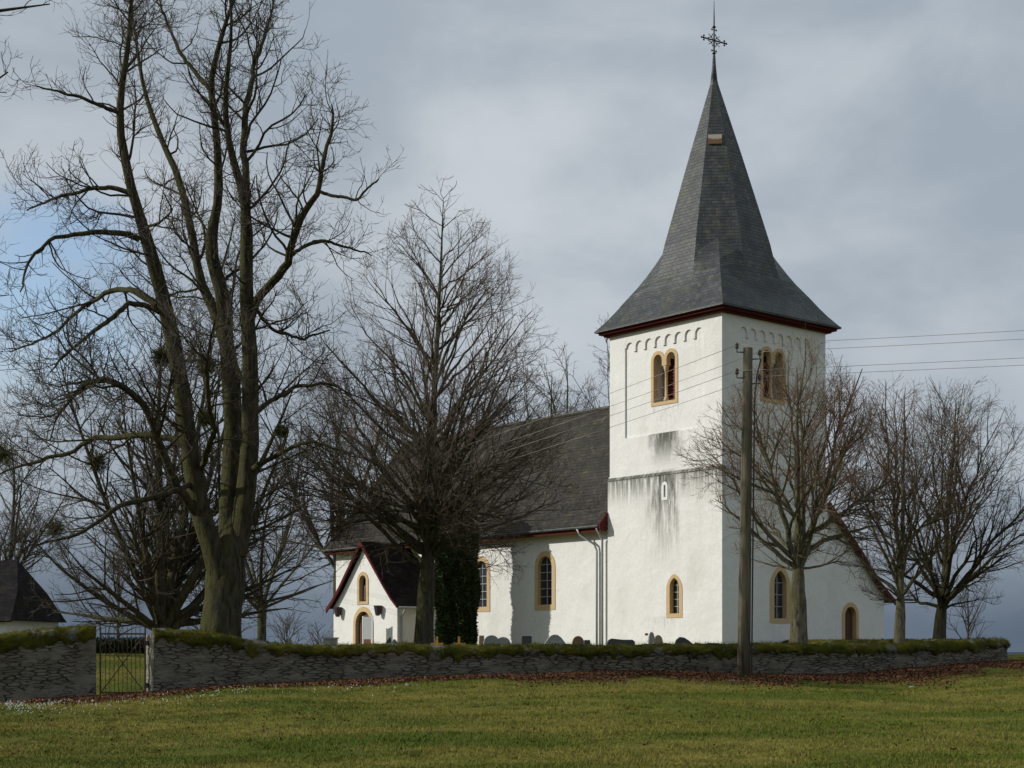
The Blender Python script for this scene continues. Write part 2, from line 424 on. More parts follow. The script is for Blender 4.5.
# sloping ledge
for (p0, p1) in (((-.085, -.085), (-.085, TW + .085)), ((-.085, -.085), (TW + .085, -.085))):
    if p0[0] == p1[0]:
        vs = [(-.1, -.1, LO - .05), (-.1, TW + .07, LO - .05), (.02, TW + .07, LO + .16), (.02, .02, LO + .16), (.02, -.1, LO - .05), (.02, TW + .07, LO - .05)]
        v = [bm.verts.new(p) for p in vs]
        bm.faces.new((v[0], v[1], v[2], v[3])); bm.faces.new((v[0], v[4], v[5], v[1])); bm.faces.new((v[1], v[5], v[2]))
    else:
        vs = [(-.1, -.1, LO - .05), (TW + .07, -.1, LO - .05), (TW + .07, .02, LO + .16), (.02, .02, LO + .16), (-.1, .02, LO - .05), (TW + .07, .02, LO - .05)]
        v = [bm.verts.new(p) for p in vs]
        bm.faces.new((v[0], v[3], v[2], v[1])); bm.faces.new((v[0], v[1], v[5], v[4])); bm.faces.new((v[1], v[2], v[5]))
def bifor(c, grow=0.):
    """outline of the twin opening: (outer, hole)"""
    b0, sp, r, o = 12.92, 15.02, .44 + grow, .42
    pts = [(c - o - r, b0 - grow), (c + o + r, b0 - grow)]
    am = math.acos(min(1, o / r)) if r > o else 0
    for i in range(11):
        a = i / 10 * (math.pi - am); pts.append((c + o + r * math.cos(a), sp + r * math.sin(a)))
    for i in range(11):
        a = am + i / 10 * (math.pi - am); pts.append((c - o + r * math.cos(a), sp + r * math.sin(a)))
    return pts
def bifor_hole(c):
    b0, sp, r, o = 13.08, 15.02, .27, .42
    pts = [(c - o - r, b0), (c + o + r, b0)]
    for i in range(9):
        a = i / 8 * math.pi; pts.append((c + o + r * math.cos(a), sp + r * math.sin(a)))
    pts += [(c + o - r, 14.72), (c - o + r, 14.72)]
    for i in range(9):
        a = i / 8 * math.pi; pts.append((c - o + r * math.cos(a), sp + r * math.sin(a)))
    return pts
def frieze(a0, a1, z0):
    n = 8; w = (a1 - a0) / n; pts = [(a0, z0), (a1, z0)]; r = w / 2 - .075; zs = 15.88
    for k in range(n):
        c = a1 - w * (k + .5)
        lo = 15.66
        pts.append((c + r + (.0 if k else .075), lo if k else zs))
        for i in range(9):
            a = i / 8 * math.pi; pts.append((c + r * math.cos(a), zs + r * math.sin(a)))
        if k < n - 1: pts.append((c - r, lo))
        else: pts.append((a0, zs))
    return pts
REC = .075
for mp, c, e0 in ((S, 3.62, 0.0), (Wst, 3.5, REC)):
    a_in = 0.0 if mp is S else .0
    # inner skin
    lo_a = REC if mp is S else .9
    plate(bm, [rect(lo_a, TW, LO, 16.72), bifor(c, -.01)], REC, .9, mp)
    # outer skin with blind arcade panel; plates meet at the corner
    fa, fb = (1.08, 6.16) if mp is S else (1.12, 6.10)
    st = 0.0 if mp is S else REC + .004
    plate(bm, [rect(st, TW, LO, 16.72), frieze(fa, fb, 11.62), ] if True else [], 0.0, REC + .003, mp)
ch('tower_wall', bm, M_PLASTER)
# floor slab and filler block, coloured near black for the unlit tower inside
bm = bmesh.new(); box(bm, .91, TW - .51, .91, TW - .51, 12.3, 12.5); box(bm, .9, TW - .9, .9, TW - .9, 1.2, 11.9)
ch('tower_dark_fill', bm, M_INSIDE)

def window(name, outer, hole, mp, d0, depth, glass_d, bars=None, col=None, louvre=None):
    bm = bmesh.new(); plate(bm, [outer, hole], d0, d0 + depth, mp)
    a0 = min(p[0] for p in outer); a1 = max(p[0] for p in outer); b0 = min(p[1] for p in outer)
    # sill
    bs = bmesh.new
    fr = ch(name, bm, M_SAND)
    h0 = min(p[0] for p in hole); h1 = max(p[0] for p in hole); g0 = min(p[1] for p in hole); g1 = max(p[1] for p in hole)
    if glass_d is not None:
        b = bmesh.new(); plate(b, [rect(h0 - .04, h1 + .04, g0 - .04, g1 + .04)], glass_d, glass_d + .02, mp)
        ch('pane', b, M_GLASS, fr)
    if bars:
        b = bmesh.new(); nx, nz, th = bars
        for i in range(1, nx):
            a = h0 + (h1 - h0) * i / nx; plate(b, [rect(a - th, a + th, g0, g1 - .02)], glass_d - .05, glass_d - .012, mp)
        for i in range(1, nz):
            z = g0 + (g1 - g0) * i / nz; plate(b, [rect(h0, h1, z - th, z + th)], glass_d - .055, glass_d - .018, mp)
        ch('glazing_bars', b, M_ZINC, fr)
    return fr
window('window', arch(2.85, 1.01, 3.07, 5.08, 'point', 12), arch(2.85, .58, 3.27, 4.90, 'point', 12), S, -.09, .30, .17, (2, 5, .014))
window('window', arch(3.85, 1.45, 2.83, 5.49, 'point', 12), arch(3.85, .86, 3.05, 5.24, 'point', 12), Wst, -.09, .30, .17, (2, 4, .016))
for mp, c in ((S, 3.62), (Wst, 3.5)):
    fr = window('belfry_window', bifor(c, .0), bifor_hole(c), mp, REC - .03, .26, None)
    b = bmesh.new()
    def cyl(zs, rs):
        tube(b, [mp(c, z, REC + .12) for z in zs], rs, 10)
    cyl([13.08, 13.2, 13.22, 13.3, 13.32, 14.45, 14.47, 14.60, 14.74], [.13, .13, .10, .10, .075, .07, .09, .12, .15])
    ch('column', b, M_SAND, fr, True)
    b = bmesh.new()
    for k in range(15):
        z = 13.12 + k * .15
        for s in (-1, 1):
            a0, a1 = (c - .70, c - .03) if s < 0 else (c + .03, c + .70)
            v = [b.verts.new(mp(a, zz, d)) for a, zz, d in ((a0, z, .74), (a1, z, .74), (a1, z + .13, .84), (a0, z + .13, .84), (a0, z + .02, .74), (a1, z + .02, .74), (a1, z + .15, .84), (a0, z + .15, .84))]
            for f in ((0, 1, 2, 3), (4, 7, 6, 5), (0, 4, 5, 1), (3, 2, 6, 7), (0, 3, 7, 4), (1, 5, 6, 2)): b.faces.new([v[i] for i in f])
    plate(b, [rect(c - .04, c + .04, 13.05, 15.3)], .72, .85, mp)
    ch('louvre', b, M_LOUVRE, fr)
# slit surround
bm = bmesh.new(); plate(bm, [[(3.28, 8.5), (3.66, 8.5), (3.66, 9.15), (3.6, 9.3), (3.47, 9.36), (3.34, 9.3), (3.28, 9.15)], rect(3.41, 3.53, 8.63, 9.19)], -.085, -.02, S)
ch('slit_surround', bm, M_WHITE)
bm = bmesh.new(); box(bm, -.075, .02, 4.55, 4.75, 2.28, 2.38); ch('air_brick', bm, M_RED)

# --- spire
cx = cy = TW / 2
prof = [(16.86, 4.10), (17.1, 3.90), (17.4, 3.66), (17.8, 3.38), (18.15, 3.16), (18.5, 3.00), (18.9, 2.87), (19.4, 2.74), (20.0, 2.60), (20.6, 2.47), (21.8, 2.13), (23.0, 1.79), (25.0, 1.22), (27.0, .63), (28.5, .19), (28.9, .115)]
def a_of(z):
    return float(np.interp(z, [p[0] for p in prof], [p[1] for p in prof]))
bm = bmesh.new(); rings = []
for z, a in prof:
    t = a * .4142
    s = min(1, max(0, (20.6 - z) / 2.3)); s2 = min(1, s * 3.2) * .999; lx_ = -.15 * max(0, z - 16.9) / 13; qv = (a + t) / 2 * (1 - s) + a * s
    ring = []
    for k in range(4):
        ang = k * math.pi / 2; ca, sa = math.cos(ang), math.sin(ang)
        mid = (a + t) / 2
        for (x, y) in ((a, -t), (a, t), (mid * (1 - s2) + a * s2, mid * (1 - s2) + t * s2), (qv, qv), (mid * (1 - s2) + t * s2, mid * (1 - s2) + a * s2)):
            ring.append(bm.verts.new((cx + x * ca - y * sa + lx_ * .767, cy + x * sa + y * ca - lx_ * .641, z)))
    rings.append(ring)
for A, B in zip(rings, rings[1:]):
    for k in range(20): bm.faces.new((A[k], A[(k + 1) % 20], B[(k + 1) % 20], B[k]))
bm.faces.new(rings[0][::-1])
# thick eave edge
spire = ch('spire_roof', bm, M_SLATE)
bm = bmesh.new()
a = 4.13
for (x0, x1, y0, y1) in ((-a, a, -a, -a + .12), (-a, a, a - .12, a), (-a, -a + .12, -a + .12, a - .12), (a - .12, a, -a + .12, a - .12)):
    box(bm, cx + x0, cx + x1, cy + y0, cy + y1, 16.775, 16.862)
ch('eave_slates', bm, M_SLATE, spire)
bm = bmesh.new()
for (r, z0, z1) in ((3.98, 16.66, 16.76), (3.80, 16.57, 16.66)):
    box(bm, cx - r, cx + r, cy - r, cy - r + .3, z0, z1); box(bm, cx - r, cx + r, cy + r - .3, cy + r, z0, z1)
    box(bm, cx - r, cx - r + .3, cy - r + .3, cy + r - .3, z0, z1); box(bm, cx + r - .3, cx + r, cy - r + .3, cy + r - .3, z0, z1)
box(bm, cx - 3.97, cx + 3.97, cy - 3.97, cy + 3.97, 16.762, 16.79)
ch('eave_cornice', bm, M_RED, spire)
cx -= .15 * .767 * .92; cy += .15 * .641 * .92
bm = bmesh.new(); tube(bm, [(cx, cy, 28.6), (cx, cy, 29.3), (cx, cy, 29.9)], [.17, .10, .06], 8); ch('spire_tip', bm, M_SLATE, spire, True)
# hatch on the diagonal face towards the viewer (direction -x-y)
zh = 25.32; zt = 25.80
def diag(z, s, off):   # s along the face horizontally, off outward
    d = a_of(z) / 1.0 + off; return Vector((cx - d * .7071 + s * .7071, cy - d * .7071 - s * .7071, z))
bm = bmesh.new()
pts = [diag(zh, -.32, .05), diag(zh, .32, .05), diag(zt, .32, .05), diag(zt, -.32, .05), diag(zh, -.32, -.15), diag(zh, .32, -.15), diag(zt, .32, -.15), diag(zt, -.32, -.15)]
v = [bm.verts.new(p) for p in pts]
for f in ((0, 1, 2, 3), (4, 7, 6, 5), (0, 4, 5, 1), (3, 2, 6, 7), (0, 3, 7, 4), (1, 5, 6, 2)): bm.faces.new([v[i] for i in f])
def f_hatch(t):
    n = t.noise(t.mapv(t.O, (9, 9, 2)), 1, 5)
    z = t.sep(t.O)[2]
    return t.mix(t.mr(t.math('ADD', z, t.math('MULTIPLY', n, .25)), 25.66, 25.76), (.17, .10, .05), (.42, .38, .32))
M_HATCH = mat('hatch_wood', f_hatch, .7, .2)
ch('roof_hatch', bm, M_HATCH, spire)
# cross
bm = bmesh.new()
z0 = 29.85
tube(bm, [(cx, cy, z0), (cx, cy, 31.6), (cx, cy, 32.5)], [.045, .035, .012], 6)
u = Vector((.75, -.62, -.27)); k0 = Vector((cx, cy, 30.62))      # arms roughly across the view
def P(a, b): return k0 + u * a + Vector((0, 0, 1)) * b
tube(bm, [P(-.58, 0), P(.58, 0)], .035, 6)
for sx, sy in ((1, 0), (-1, 0), (0, 1), (0, -1)):
    e = .5
    for d in ((.11, 0), (0, .10), (0, -.10), (.0, 0)):
        px_, py_ = (sx * (e + d[0]), d[1]) if sx else (d[1], sy * (e + d[0]))
        c = P(px_, py_); tube(bm, [c + Vector((0, 0, -.045)), c, c + Vector((0, 0, .045))], [.02, .055, .02], 6)
for sx in (-1, 1):
    for sy in (-1, 1):
        tube(bm, [P(.06 * sx, .30 * sy), P(.11 * sx, .18 * sy), P(.10 * sx, .10 * sy), P(.18 * sx, .11 * sy), P(.30 * sx, .06 * sy)], .022, 5)
        tube(bm, [P(.05 * sx, .05 * sy), P(.20 * sx, .20 * sy), P(.27 * sx, .24 * sy)], .018, 5)
for zc_ in (30.0, 31.25):
    tube(bm, [(cx, cy, zc_ - .08), (cx, cy, zc_), (cx, cy, zc_ + .08)], [.03, .10, .03], 8)
ch('spire_cross', bm, M_DARKIRON, spire)

# --- nave
NX = .06; NE = 7.55; RX, RZ = 3.6, 14.0; YE = 31.0; NN = 7.3
bm = bmesh.new()
W1, W2, W3 = 11.98, 17.15, 21.6
holes = [arch(c, 1.50, 3.66, 6.53) for c in (W1, W2)]
plate(bm, [rect(TW + .08, YE, G0, NE)] + holes, NX, .6, S)
box(bm, .6, NN, YE - .5, YE, G0, NE); box(bm, NN - .3, NN, TW + .08, YE - .5, G0, 8.4)
ch('nave_wall', bm, M_PLASTER)
bm = bmesh.new(); box(bm, .8, NN - .4, TW + .3, YE - .6, 1.2, 7.3); ch('nave_dark_fill', bm, M_INSIDE)  # added filler block, its dark colour paints the unlit nave inside
for c in (W1, W2):
    window('window', arch(c, 1.56, 3.62, 6.58), arch(c, 1.06, 3.88, 6.32), S, NX - .03, .30, .24, (2, 6, .016))
# roof as closed slabs
def roof_strip(bm, prof, y0, y1, th=.12, hip0=None):
    """prof: list of (x,z) ; extruded along Y with thickness"""
    n = len(prof); A = []; 
    rows = []
    for y in (y0, y1):
        top = [bm.verts.new((x, y, z)) for x, z in prof]; bot = [bm.verts.new((x, y, z - th)) for x, z in prof]
        rows.append((top, bot))
    (t0, b0), (t1, b1) = rows
    for i in range(n - 1):
        bm.faces.new((t0[i], t0[i + 1], t1[i + 1], t1[i])); bm.faces.new((b0[i], b1[i], b1[i + 1], b0[i + 1]))
        bm.faces.new((t0[i], b0[i], b0[i + 1], t0[i + 1])); bm.faces.new((t1[i], t1[i + 1], b1[i + 1], b1[i]))
    for i in (0, n - 1): bm.faces.new((t0[i], t1[i], b1[i], b0[i]))
bm = bmesh.new()
y0 = TW + .075; yr = 28.9; e = YE + .5
sp = [(-.52, 7.62), (-.1, 8.12), (.45, 8.88), (RX, RZ)]
npf = [(RX, RZ), (NN, 8.55), (9.9, 6.2), (11.2, 4.9), (12.35, 4.05)]
S0 = [bm.verts.new((x, y0, z)) for x, z in sp]; S1 = [bm.verts.new(p) for p in ((-.52, e, 7.62), (-.1, e - .4, 8.12), (.45, e - .7, 8.88), (RX, yr, RZ))]
N0 = [bm.verts.new((x, y0, z)) for x, z in ((RX, RZ), (NN, 8.55), (NN + .5, 7.9))]
N1 = [S1[3], bm.verts.new((NN, e - .8, 8.55)), bm.verts.new((NN + .5, e, 7.62))]
for i in range(3): bm.faces.new((S0[i], S1[i], S1[i + 1], S0[i + 1]))
N0[0] = S0[3]
for i in range(2): bm.faces.new((N0[i], N1[i], N1[i + 1], N0[i + 1]))
bm.faces.new((S1[0], N1[2], N1[1], S1[1])); bm.faces.new((S1[1], N1[1], S1[2])); bm.faces.new((S1[2], N1[1], S1[3]))
bmesh.ops.solidify(bm, geom=bm.faces[:], thickness=.1)
nroof = ch('nave_roof', bm, M_NAVE_R)
bm = bmesh.new(); tube(bm, [(RX, y0 + .02, RZ + .05), (RX, yr, RZ + .05)], .1, 6); tube(bm, [(RX, yr, RZ + .05), (.45, e - .7, 8.95), (-.5, e, 7.68)], .08, 6); ch('ridge_slates', bm, M_NAVE_R, nroof)
bm = bmesh.new()
box(bm, -.47, -.38, y0 + .02, e - .06, 7.28, 7.50); box(bm, -.38, NX, y0 + .02, YE + .06, 7.40, 7.49); box(bm, -.47, NN + .4, e - .1, e - .03, 7.28, 7.50)
# red verge end against the tower
v = [bm.verts.new(p) for p in ((-.60, y0 - .02, 7.38), (-.60, y0 - .02, 7.62), (-.1, y0 - .02, 8.2), (NX - .2, y0 - .02, 8.2), (NX - .2, y0 - .02, 7.3))]
v2 = [bm.verts.new(vv.co + Vector((0, .09, 0))) for vv in v]
bm.faces.new(v); bm.faces.new(v2[::-1])
for i in range(5): bm.faces.new((v[i], v[(i + 1) % 5], v2[(i + 1) % 5], v2[i]))
ch('nave_eave_board', bm, M_RED, nroof)
bm = bmesh.new()
tube(bm, [(-.58, y0 + .1, 7.52), (-.58, e, 7.52)], .075, 8)
ch('gutter', bm, M_SLATE, nroof)
for pts in ([(-.58, 8.9, 7.47), (-.5, 8.8, 7.2), (-.12, 8.15, 6.7), (-.06, 8.05, 6.4), (-.06, 8.05, 1.4)], [(-.56, 7.55, 7.45), (-.3, 7.6, 7.15), (-.10, 7.62, 6.9), (-.10, 7.62, 1.4)]):
    bm = bmesh.new(); tube(bm, pts, .055, 8); ch('downpipe', bm, M_ZINC, None, True)
# --- north aisle with the west door
bm = bmesh.new()
AE = 11.9; AY = .12
top = [(TW + .08, G0), (AE, G0), (AE, 4.25), (11.2, 4.85), (9.9, 6.12), (NN, 8.5), (TW + .08, 8.55)]
door_hole = arch(9.23, 1.22, 1.3, 3.86)
plate(bm, [top, door_hole], AY, AY + .5, Wst)
box(bm, AE - .5, AE, AY + .5, YE, G0, 4.2)
ch('aisle_wall', bm, M_PLASTER)
bm = bmesh.new()
roof_strip(bm, npf[1:], AY - .28, TW + .07); roof_strip(bm, [(NN + .05, 8.5)] + npf[2:], TW + .075, YE + .3)
ar = ch('aisle_roof', bm, M_NAVE_R)
bm = bmesh.new()
pr = [(TW + .09, 8.62), (9.9, 6.24), (11.2, 4.93), (12.40, 4.06)]
lp = pr + [(x, z - .26) for x, z in pr[::-1]]
plate(bm, [lp], AY - .34, AY - .282, Wst)
ch('verge_board', bm, M_RED, ar)
bm = bmesh.new(); plate(bm, [arch(9.23, 1.26, 1.3, 3.90), arch(9.23, .86, 1.31, 3.68)], AY - .03, AY + .28, Wst); dr = ch('aisle_door_surround', bm, M_SAND)
bm = bmesh.new(); plate(bm, [arch(9.23, .84, 1.3, 3.66)], AY + .2, AY + .26, Wst); 
for k in range(5): plate(bm, [rect(8.84 + k * .16, 8.86 + k * .16, 1.35, 3.4)], AY + .185, AY + .205, Wst)
ch('door', bm, M_DARKWOOD)

# --- porch
PX = -3.0; P0, P1 = 20.45, 26.6; PC = (P0 + P1) / 2
bm = bmesh.new()
prf = [(P0, G0), (P1, G0), (P1, 4.0), (25.7, 4.85), (PC + .05, 7.2), (PC - .05, 7.2), (21.35, 4.85), (P0, 4.0)]
pd = arch(23.62, 1.9, 1.3, 3.94); ni = arch(23.66, 1.02, 4.14, 5.86)
plate(bm, [prf, pd, ni], PX, PX + .4, S)
box(bm, PX + .4, NX, P0, P0 + .35, G0, 4.0); box(bm, PX + .4, NX, P1 - .35, P1, G0, 4.0)
ch('porch_wall', bm, M_PLASTER)
bm = bmesh.new(); box(bm, PX + .62, NX - .1, P0 + .5, P1 - .5, 1.2, 3.9); box(bm, PX + .5, PX + .55, 22.9, 24.4, 4.0, 6.1); ch('porch_dark_fill', bm, M_INSIDE)  # added dark fillers paint the shade inside the porch and niche
bm = bmesh.new()
pr = [(P0 - .35, 3.92), (P0 + .25, 4.4), (21.35, 5.05), (PC, 7.55), (25.7, 5.05), (P1 - .25, 4.4), (P1 + .35, 3.92)]
A = [bm.verts.new((PX - .22, y, z)) for y, z in pr]
B = [bm.verts.new((min(3.0, .3 + max(0, (z - 7.9)) ) if z > 7.4 else -.2, y, z)) for y, z in pr]
for i in range(6): bm.faces.new((A[i], A[i + 1], B[i + 1], B[i]))
bmesh.ops.solidify(bm, geom=bm.faces[:], thickness=.11)
pf = ch('porch_roof', bm, M_PORCH_R)
bm = bmesh.new()
lp = [(y, z + .02) for y, z in pr] + [(y, z - (.24 if y >= PC else .10)) for y, z in pr[::-1]]
plate(bm, [lp], PX - .30, PX - .225, S); ch('porch_verge_board', bm, M_RED, pf)
bm = bmesh.new(); tube(bm, [(PX - .15, P0 - .4, 3.86), (-.1, P0 - .4, 3.86)], .06, 8); tube(bm, [(PX + .25, P0 - .4, 3.8), (PX + .25, P0 - .2, 3.55), (PX + .25, P0 - .07, 3.4), (PX + .25, P0 - .07, 1.4)], .05, 8); ch('porch_gutter', bm, M_ZINC, pf)
bm = bmesh.new(); plate(bm, [arch(23.62, 1.94, 1.3, 3.98), arch(23.62, 1.5, 1.31, 3.72)], PX - .03, PX + .25, S); ch('porch_door_surround', bm, M_SAND)
bm = bmesh.new(); plate(bm, [arch(23.62, 1.48, 1.3, 3.70)], PX + .18, PX + .24, S)
for k in range(8): plate(bm, [rect(22.98 + k * .18, 23.0 + k * .18, 1.35, 3.3)], PX + .165, PX + .185, S)
ch('door', bm, M_DARKWOOD)
bm = bmesh.new(); plate(bm, [arch(23.66, 1.06, 4.10, 5.90), arch(23.66, .66, 4.26, 5.70)], PX - .04, PX + .2, S); nc = ch('niche_surround', bm, M_SAND)
bm = bmesh.new(); tube(bm, [(PX + .25, 23.66, 4.28), (PX + .25, 23.66, 4.4), (PX + .25, 23.66, 4.9), (PX + .25, 23.66, 5.12), (PX + .25, 23.66, 5.2), (PX + .25, 23.66, 5.32), (PX + .25, 23.66, 5.42)], [.2, .17, .16, .14, .06, .09, .03], 10)
ch('niche_statue', bm, M_DARKWOOD, nc, True)
for yy in (25.85, 21.95):
    bm = bmesh.new(); box(bm, PX - .12, PX, yy - .05, yy + .05, 3.55, 3.95)
    tube(bm, [(PX - .22, yy, 3.45), (PX - .22, yy, 3.5), (PX - .22, yy, 3.9), (PX - .22, yy, 4.0)], [.10, .13, .21, .23], 8); ch('porch_lantern', bm, M_DARKIRON)

# ------------------------------------------------------------------ churchyard wall
def offset_path(xs_, ys_):
    dx = np.gradient(xs_); dy = np.gradient(ys_); L = np.hypot(dx, dy); return -dy / L, dx / L
def build_wall(name, px0, py_pts, label, ends=(True, True), parts=True):
    """py_pts arrays x,y,foot,top sampled finely"""
    x, y, fz, tz = py_pts
    nx1, ny1 = offset_path(x, y)           # points to the back (left of direction)
    root = empty(name, (float(x[len(x) // 2]), float(y[len(x) // 2]), float(fz[len(x) // 2])), 0, label, 'stone wall')
    o = root.location
    hw = .27
    s = np.concatenate([[0], np.cumsum(np.hypot(np.diff(x), np.diff(y)))])
    def section(i, extra=0.0):
        """list of (offset,z) from front foot over top to back foot"""
        f, t = fz[i] - .35, tz[i]
        pts = []
        nf = 22
        for k in range(nf + 1): pts.append((-hw - .03 * (1 - k / nf), f + (t - .14 - f) * k / nf))
        for k in range(1, 8):
            a = math.pi * k / 8; pts.append((-hw * math.cos(a), t - .14 + .14 * math.sin(a)))
        for k in range(7): pts.append((hw, t - .14 - (t - .14 - f) * k / 6))
        return pts
    V = []; n = len(x); m = None
    for i in range(n):
        se = section(i); m = len(se)
        for (off, z) in se:
            d = noise.noise(Vector((s[i] * 1.9, z * 8, 1.7))) * .035 + noise.noise(Vector((s[i] * 5, z * 18, 4))) * .018
            d += noise.noise(Vector((s[i] * .6, z * .8, 9))) * .04
            sg = -1 if off < 0 else 1
            V.append((x[i] + nx1[i] * (off + sg * d) - o.x, y[i] + ny1[i] * (off + sg * d) - o.y, z - o.z))
    bm = bmesh.new(); vs = [bm.verts.new(p) for p in V]
    for i in range(n - 1):
        for k in range(m - 1): bm.faces.new((vs[i * m + k], vs[(i + 1) * m + k], vs[(i + 1) * m + k + 1], vs[i * m + k + 1]))
    bm.faces.new(vs[:m]); bm.faces.new(vs[(n - 1) * m:])
    me_o = obj('stonework', bm, M_RUBBLE, root, True, uv=False)
    me = me_o.data; uv = me.uv_layers.new(name='UVMap')
    lv = np.empty(len(me.loops), dtype=np.int32); me.loops.foreach_get('vertex_index', lv)
    us = np.repeat(s, m); zz = np.array([v[2] for v in V])
    arr = np.stack([us[lv], zz[lv]], -1).astype(np.float32); uv.data.foreach_set('uv', arr.ravel())
    # moss cap
    bm = bmesh.new(); rows = []; tops = []
    for i in range(n):
        t = tz[i]; u_ = s[i] + float(x[0]) * 3
        sk = .10 + .12 * noise.noise(Vector((u_ * .45, 0, 0))) + .22 * max(0, noise.noise(Vector((u_ * 1.5, 7, 0)))) + .20 * noise.noise(Vector((u_ * 4.5, 2, 0))) + .10 * noise.noise(Vector((u_ * 13, 5, 0)))
        sk += .16 * math.exp(-((x[i] + 12.5) / 2.2) ** 2)
        sk = max(.01, sk)
        row = []
        K = 26
        path = []
        for k in range(8): path.append((-hw - .035, t - .14 - sk * (1 - k / 7), min(1, k / 2.2)))
        for k in range(1, 13):
            a = math.pi * k / 13; path.append((-(hw + .03) * math.cos(a), t - .14 + .16 * math.sin(a), 1))
        for k in range(6): path.append((hw + .035, t - .14 - .2 * k / 5, 1 - k / 5))
        for (off, z, th) in path:
            q_ = noise.noise(Vector((u_ * 2.5, z * 4, off * 6))) * .5 + noise.noise(Vector((u_ * 9, z * 12, off * 12))) * .5
            h = (.025 + .06 * q_) * th - .012 * (1 - th)
            bare = noise.noise(Vector((u_ * .9, off * 3, 11)))
            if bare > .4: h -= .02
            if off < -hw: dn = (-1, 0)
            elif off > hw: dn = (1, 0)
            else: a = math.acos(max(-1, min(1, -off / (hw + .03)))); dn = (-math.cos(a), math.sin(a))
            oo = off + dn[0] * h; zz_ = z + dn[1] * h
            row.append(bm.verts.new((x[i] + nx1[i] * oo - o.x, y[i] + ny1[i] * oo - o.y, zz_ - o.z)))
            if h > .02: tops.append((row[-1].co.copy(), nx1[i] * dn[0], ny1[i] * dn[0], dn[1]))
        rows.append(row)
    for A, B in zip(rows, rows[1:]):
        for k in range(len(A) - 1): bm.faces.new((A[k], B[k], B[k + 1], A[k + 1]))
    bm.faces.new(rows[0]); bm.faces.new(rows[-1])
    mo = obj('moss', bm, M_MOSS, root, True, uv=False)
    # fuzz on moss
    rs = np.random.RandomState(len(x)); T_ = np.array([[c.x, c.y, c.z, a, b, d] for c, a, b, d in tops])
    nf = len(T_) * 3; I = rs.randint(0, len(T_), nf); p = T_[I, :3] + rs.normal(0, .02, (nf, 3)); nn = T_[I, 3:] + rs.normal(0, .45, (nf, 3))
    hh = rs.uniform(.015, .045, (nf, 1)); wv = rs.normal(0, 1, (nf, 3)); wv = wv / np.linalg.norm(wv, axis=1, keepdims=True) * .009
    Vv = np.stack([p - wv, p + wv, p + nn * hh], 1).reshape(-1, 3)
    np_mesh('moss_tufts', Vv, np.arange(nf * 3), 3, M_MOSS, mo)
    return root
def sample(px_a, px_b, step=.06):
    P_ = np.array([p[0] for p in WP], float)
    x0, x1 = np.interp([px_a, px_b], P_, WX); L = abs(x1 - x0); n = int(L / step)
    t = np.linspace(px_a, px_b, n)
    # smooth interpolation
    def sm(a):
        f = np.interp(t, P_, a); k = max(3, int(1.2 / step)); ker = np.hanning(k + 2)[1:-1]; ker /= ker.sum()
        pad = np.concatenate([np.linspace(2 * f[0] - f[k], f[0], k), f, np.linspace(f[-1], 2 * f[-1] - f[-k - 1], k)])
        return np.convolve(pad, ker, 'same')[k:-k]
    x, y, f, tt = sm(WX), sm(WY), sm(WF), sm(WT)
    tt = tt + np.array([noise.noise(Vector((v * .5, 3, 0))) * .05 + noise.noise(Vector((v * 1.6, 8, 0))) * .02 for v in x])
    return x, y, f, tt
wl = sample(-60, 98); wl[3][:] += .0
build_wall('stone_wall', None, wl, 'moss-topped rubble stone wall left of the iron gate')
wr = list(sample(153, 986))
# add the return going back at the far right corner
rx = wr[0][-1]; ry = wr[1][-1]; ft = wr[2][-1]; tt = wr[3][-1]
ang = np.linspace(math.radians(18), math.radians(100), 22)[1:]
cxs = rx; xs2 = []; ys2 = []; x_, y_ = rx, ry
for a in ang: x_ += math.cos(a) * .07; y_ += math.sin(a) * .07; xs2.append(x_); ys2.append(y_)
for k in range(300): x_ -= .008; y_ += .075; xs2.append(x_); ys2.append(y_)
xs2 = np.array(xs2); ys2 = np.array(ys2)
wr = [np.concatenate([wr[0], xs2]), np.concatenate([wr[1], ys2]), np.concatenate([wr[2], np.full(len(xs2), ft)]), np.concatenate([wr[3], np.full(len(xs2), tt) + .004 * (ys2 - ry)])]
rw = build_wall('stone_wall', None, wr, 'long mossy rubble stone wall running right from the gate past the utility pole')

M_PIER = bark('pale_pier_stone', (.24, .22, .17), (.46, .42, .33), .15)
bm = bmesh.new(); pc_ = W(158, 650, 38.2); Mp = Matrix.Translation(Vector((pc_.x, pc_.y, 0)) - rw.location) @ Matrix.Rotation(math.radians(-38), 4, 'Z')
zb = WF[5] - .4; k = 0; rj_ = random.Random(4)
while zb < WT[5] - .16:
    hh = rj_.uniform(.07, .16); e_ = rj_.uniform(-.006, .006); box(bm, -.20 + e_, .16, -.235 + e_, .2, zb, zb + hh - .008, Mp); zb += hh
obj('gate_pier', bm, M_PIER, rw)
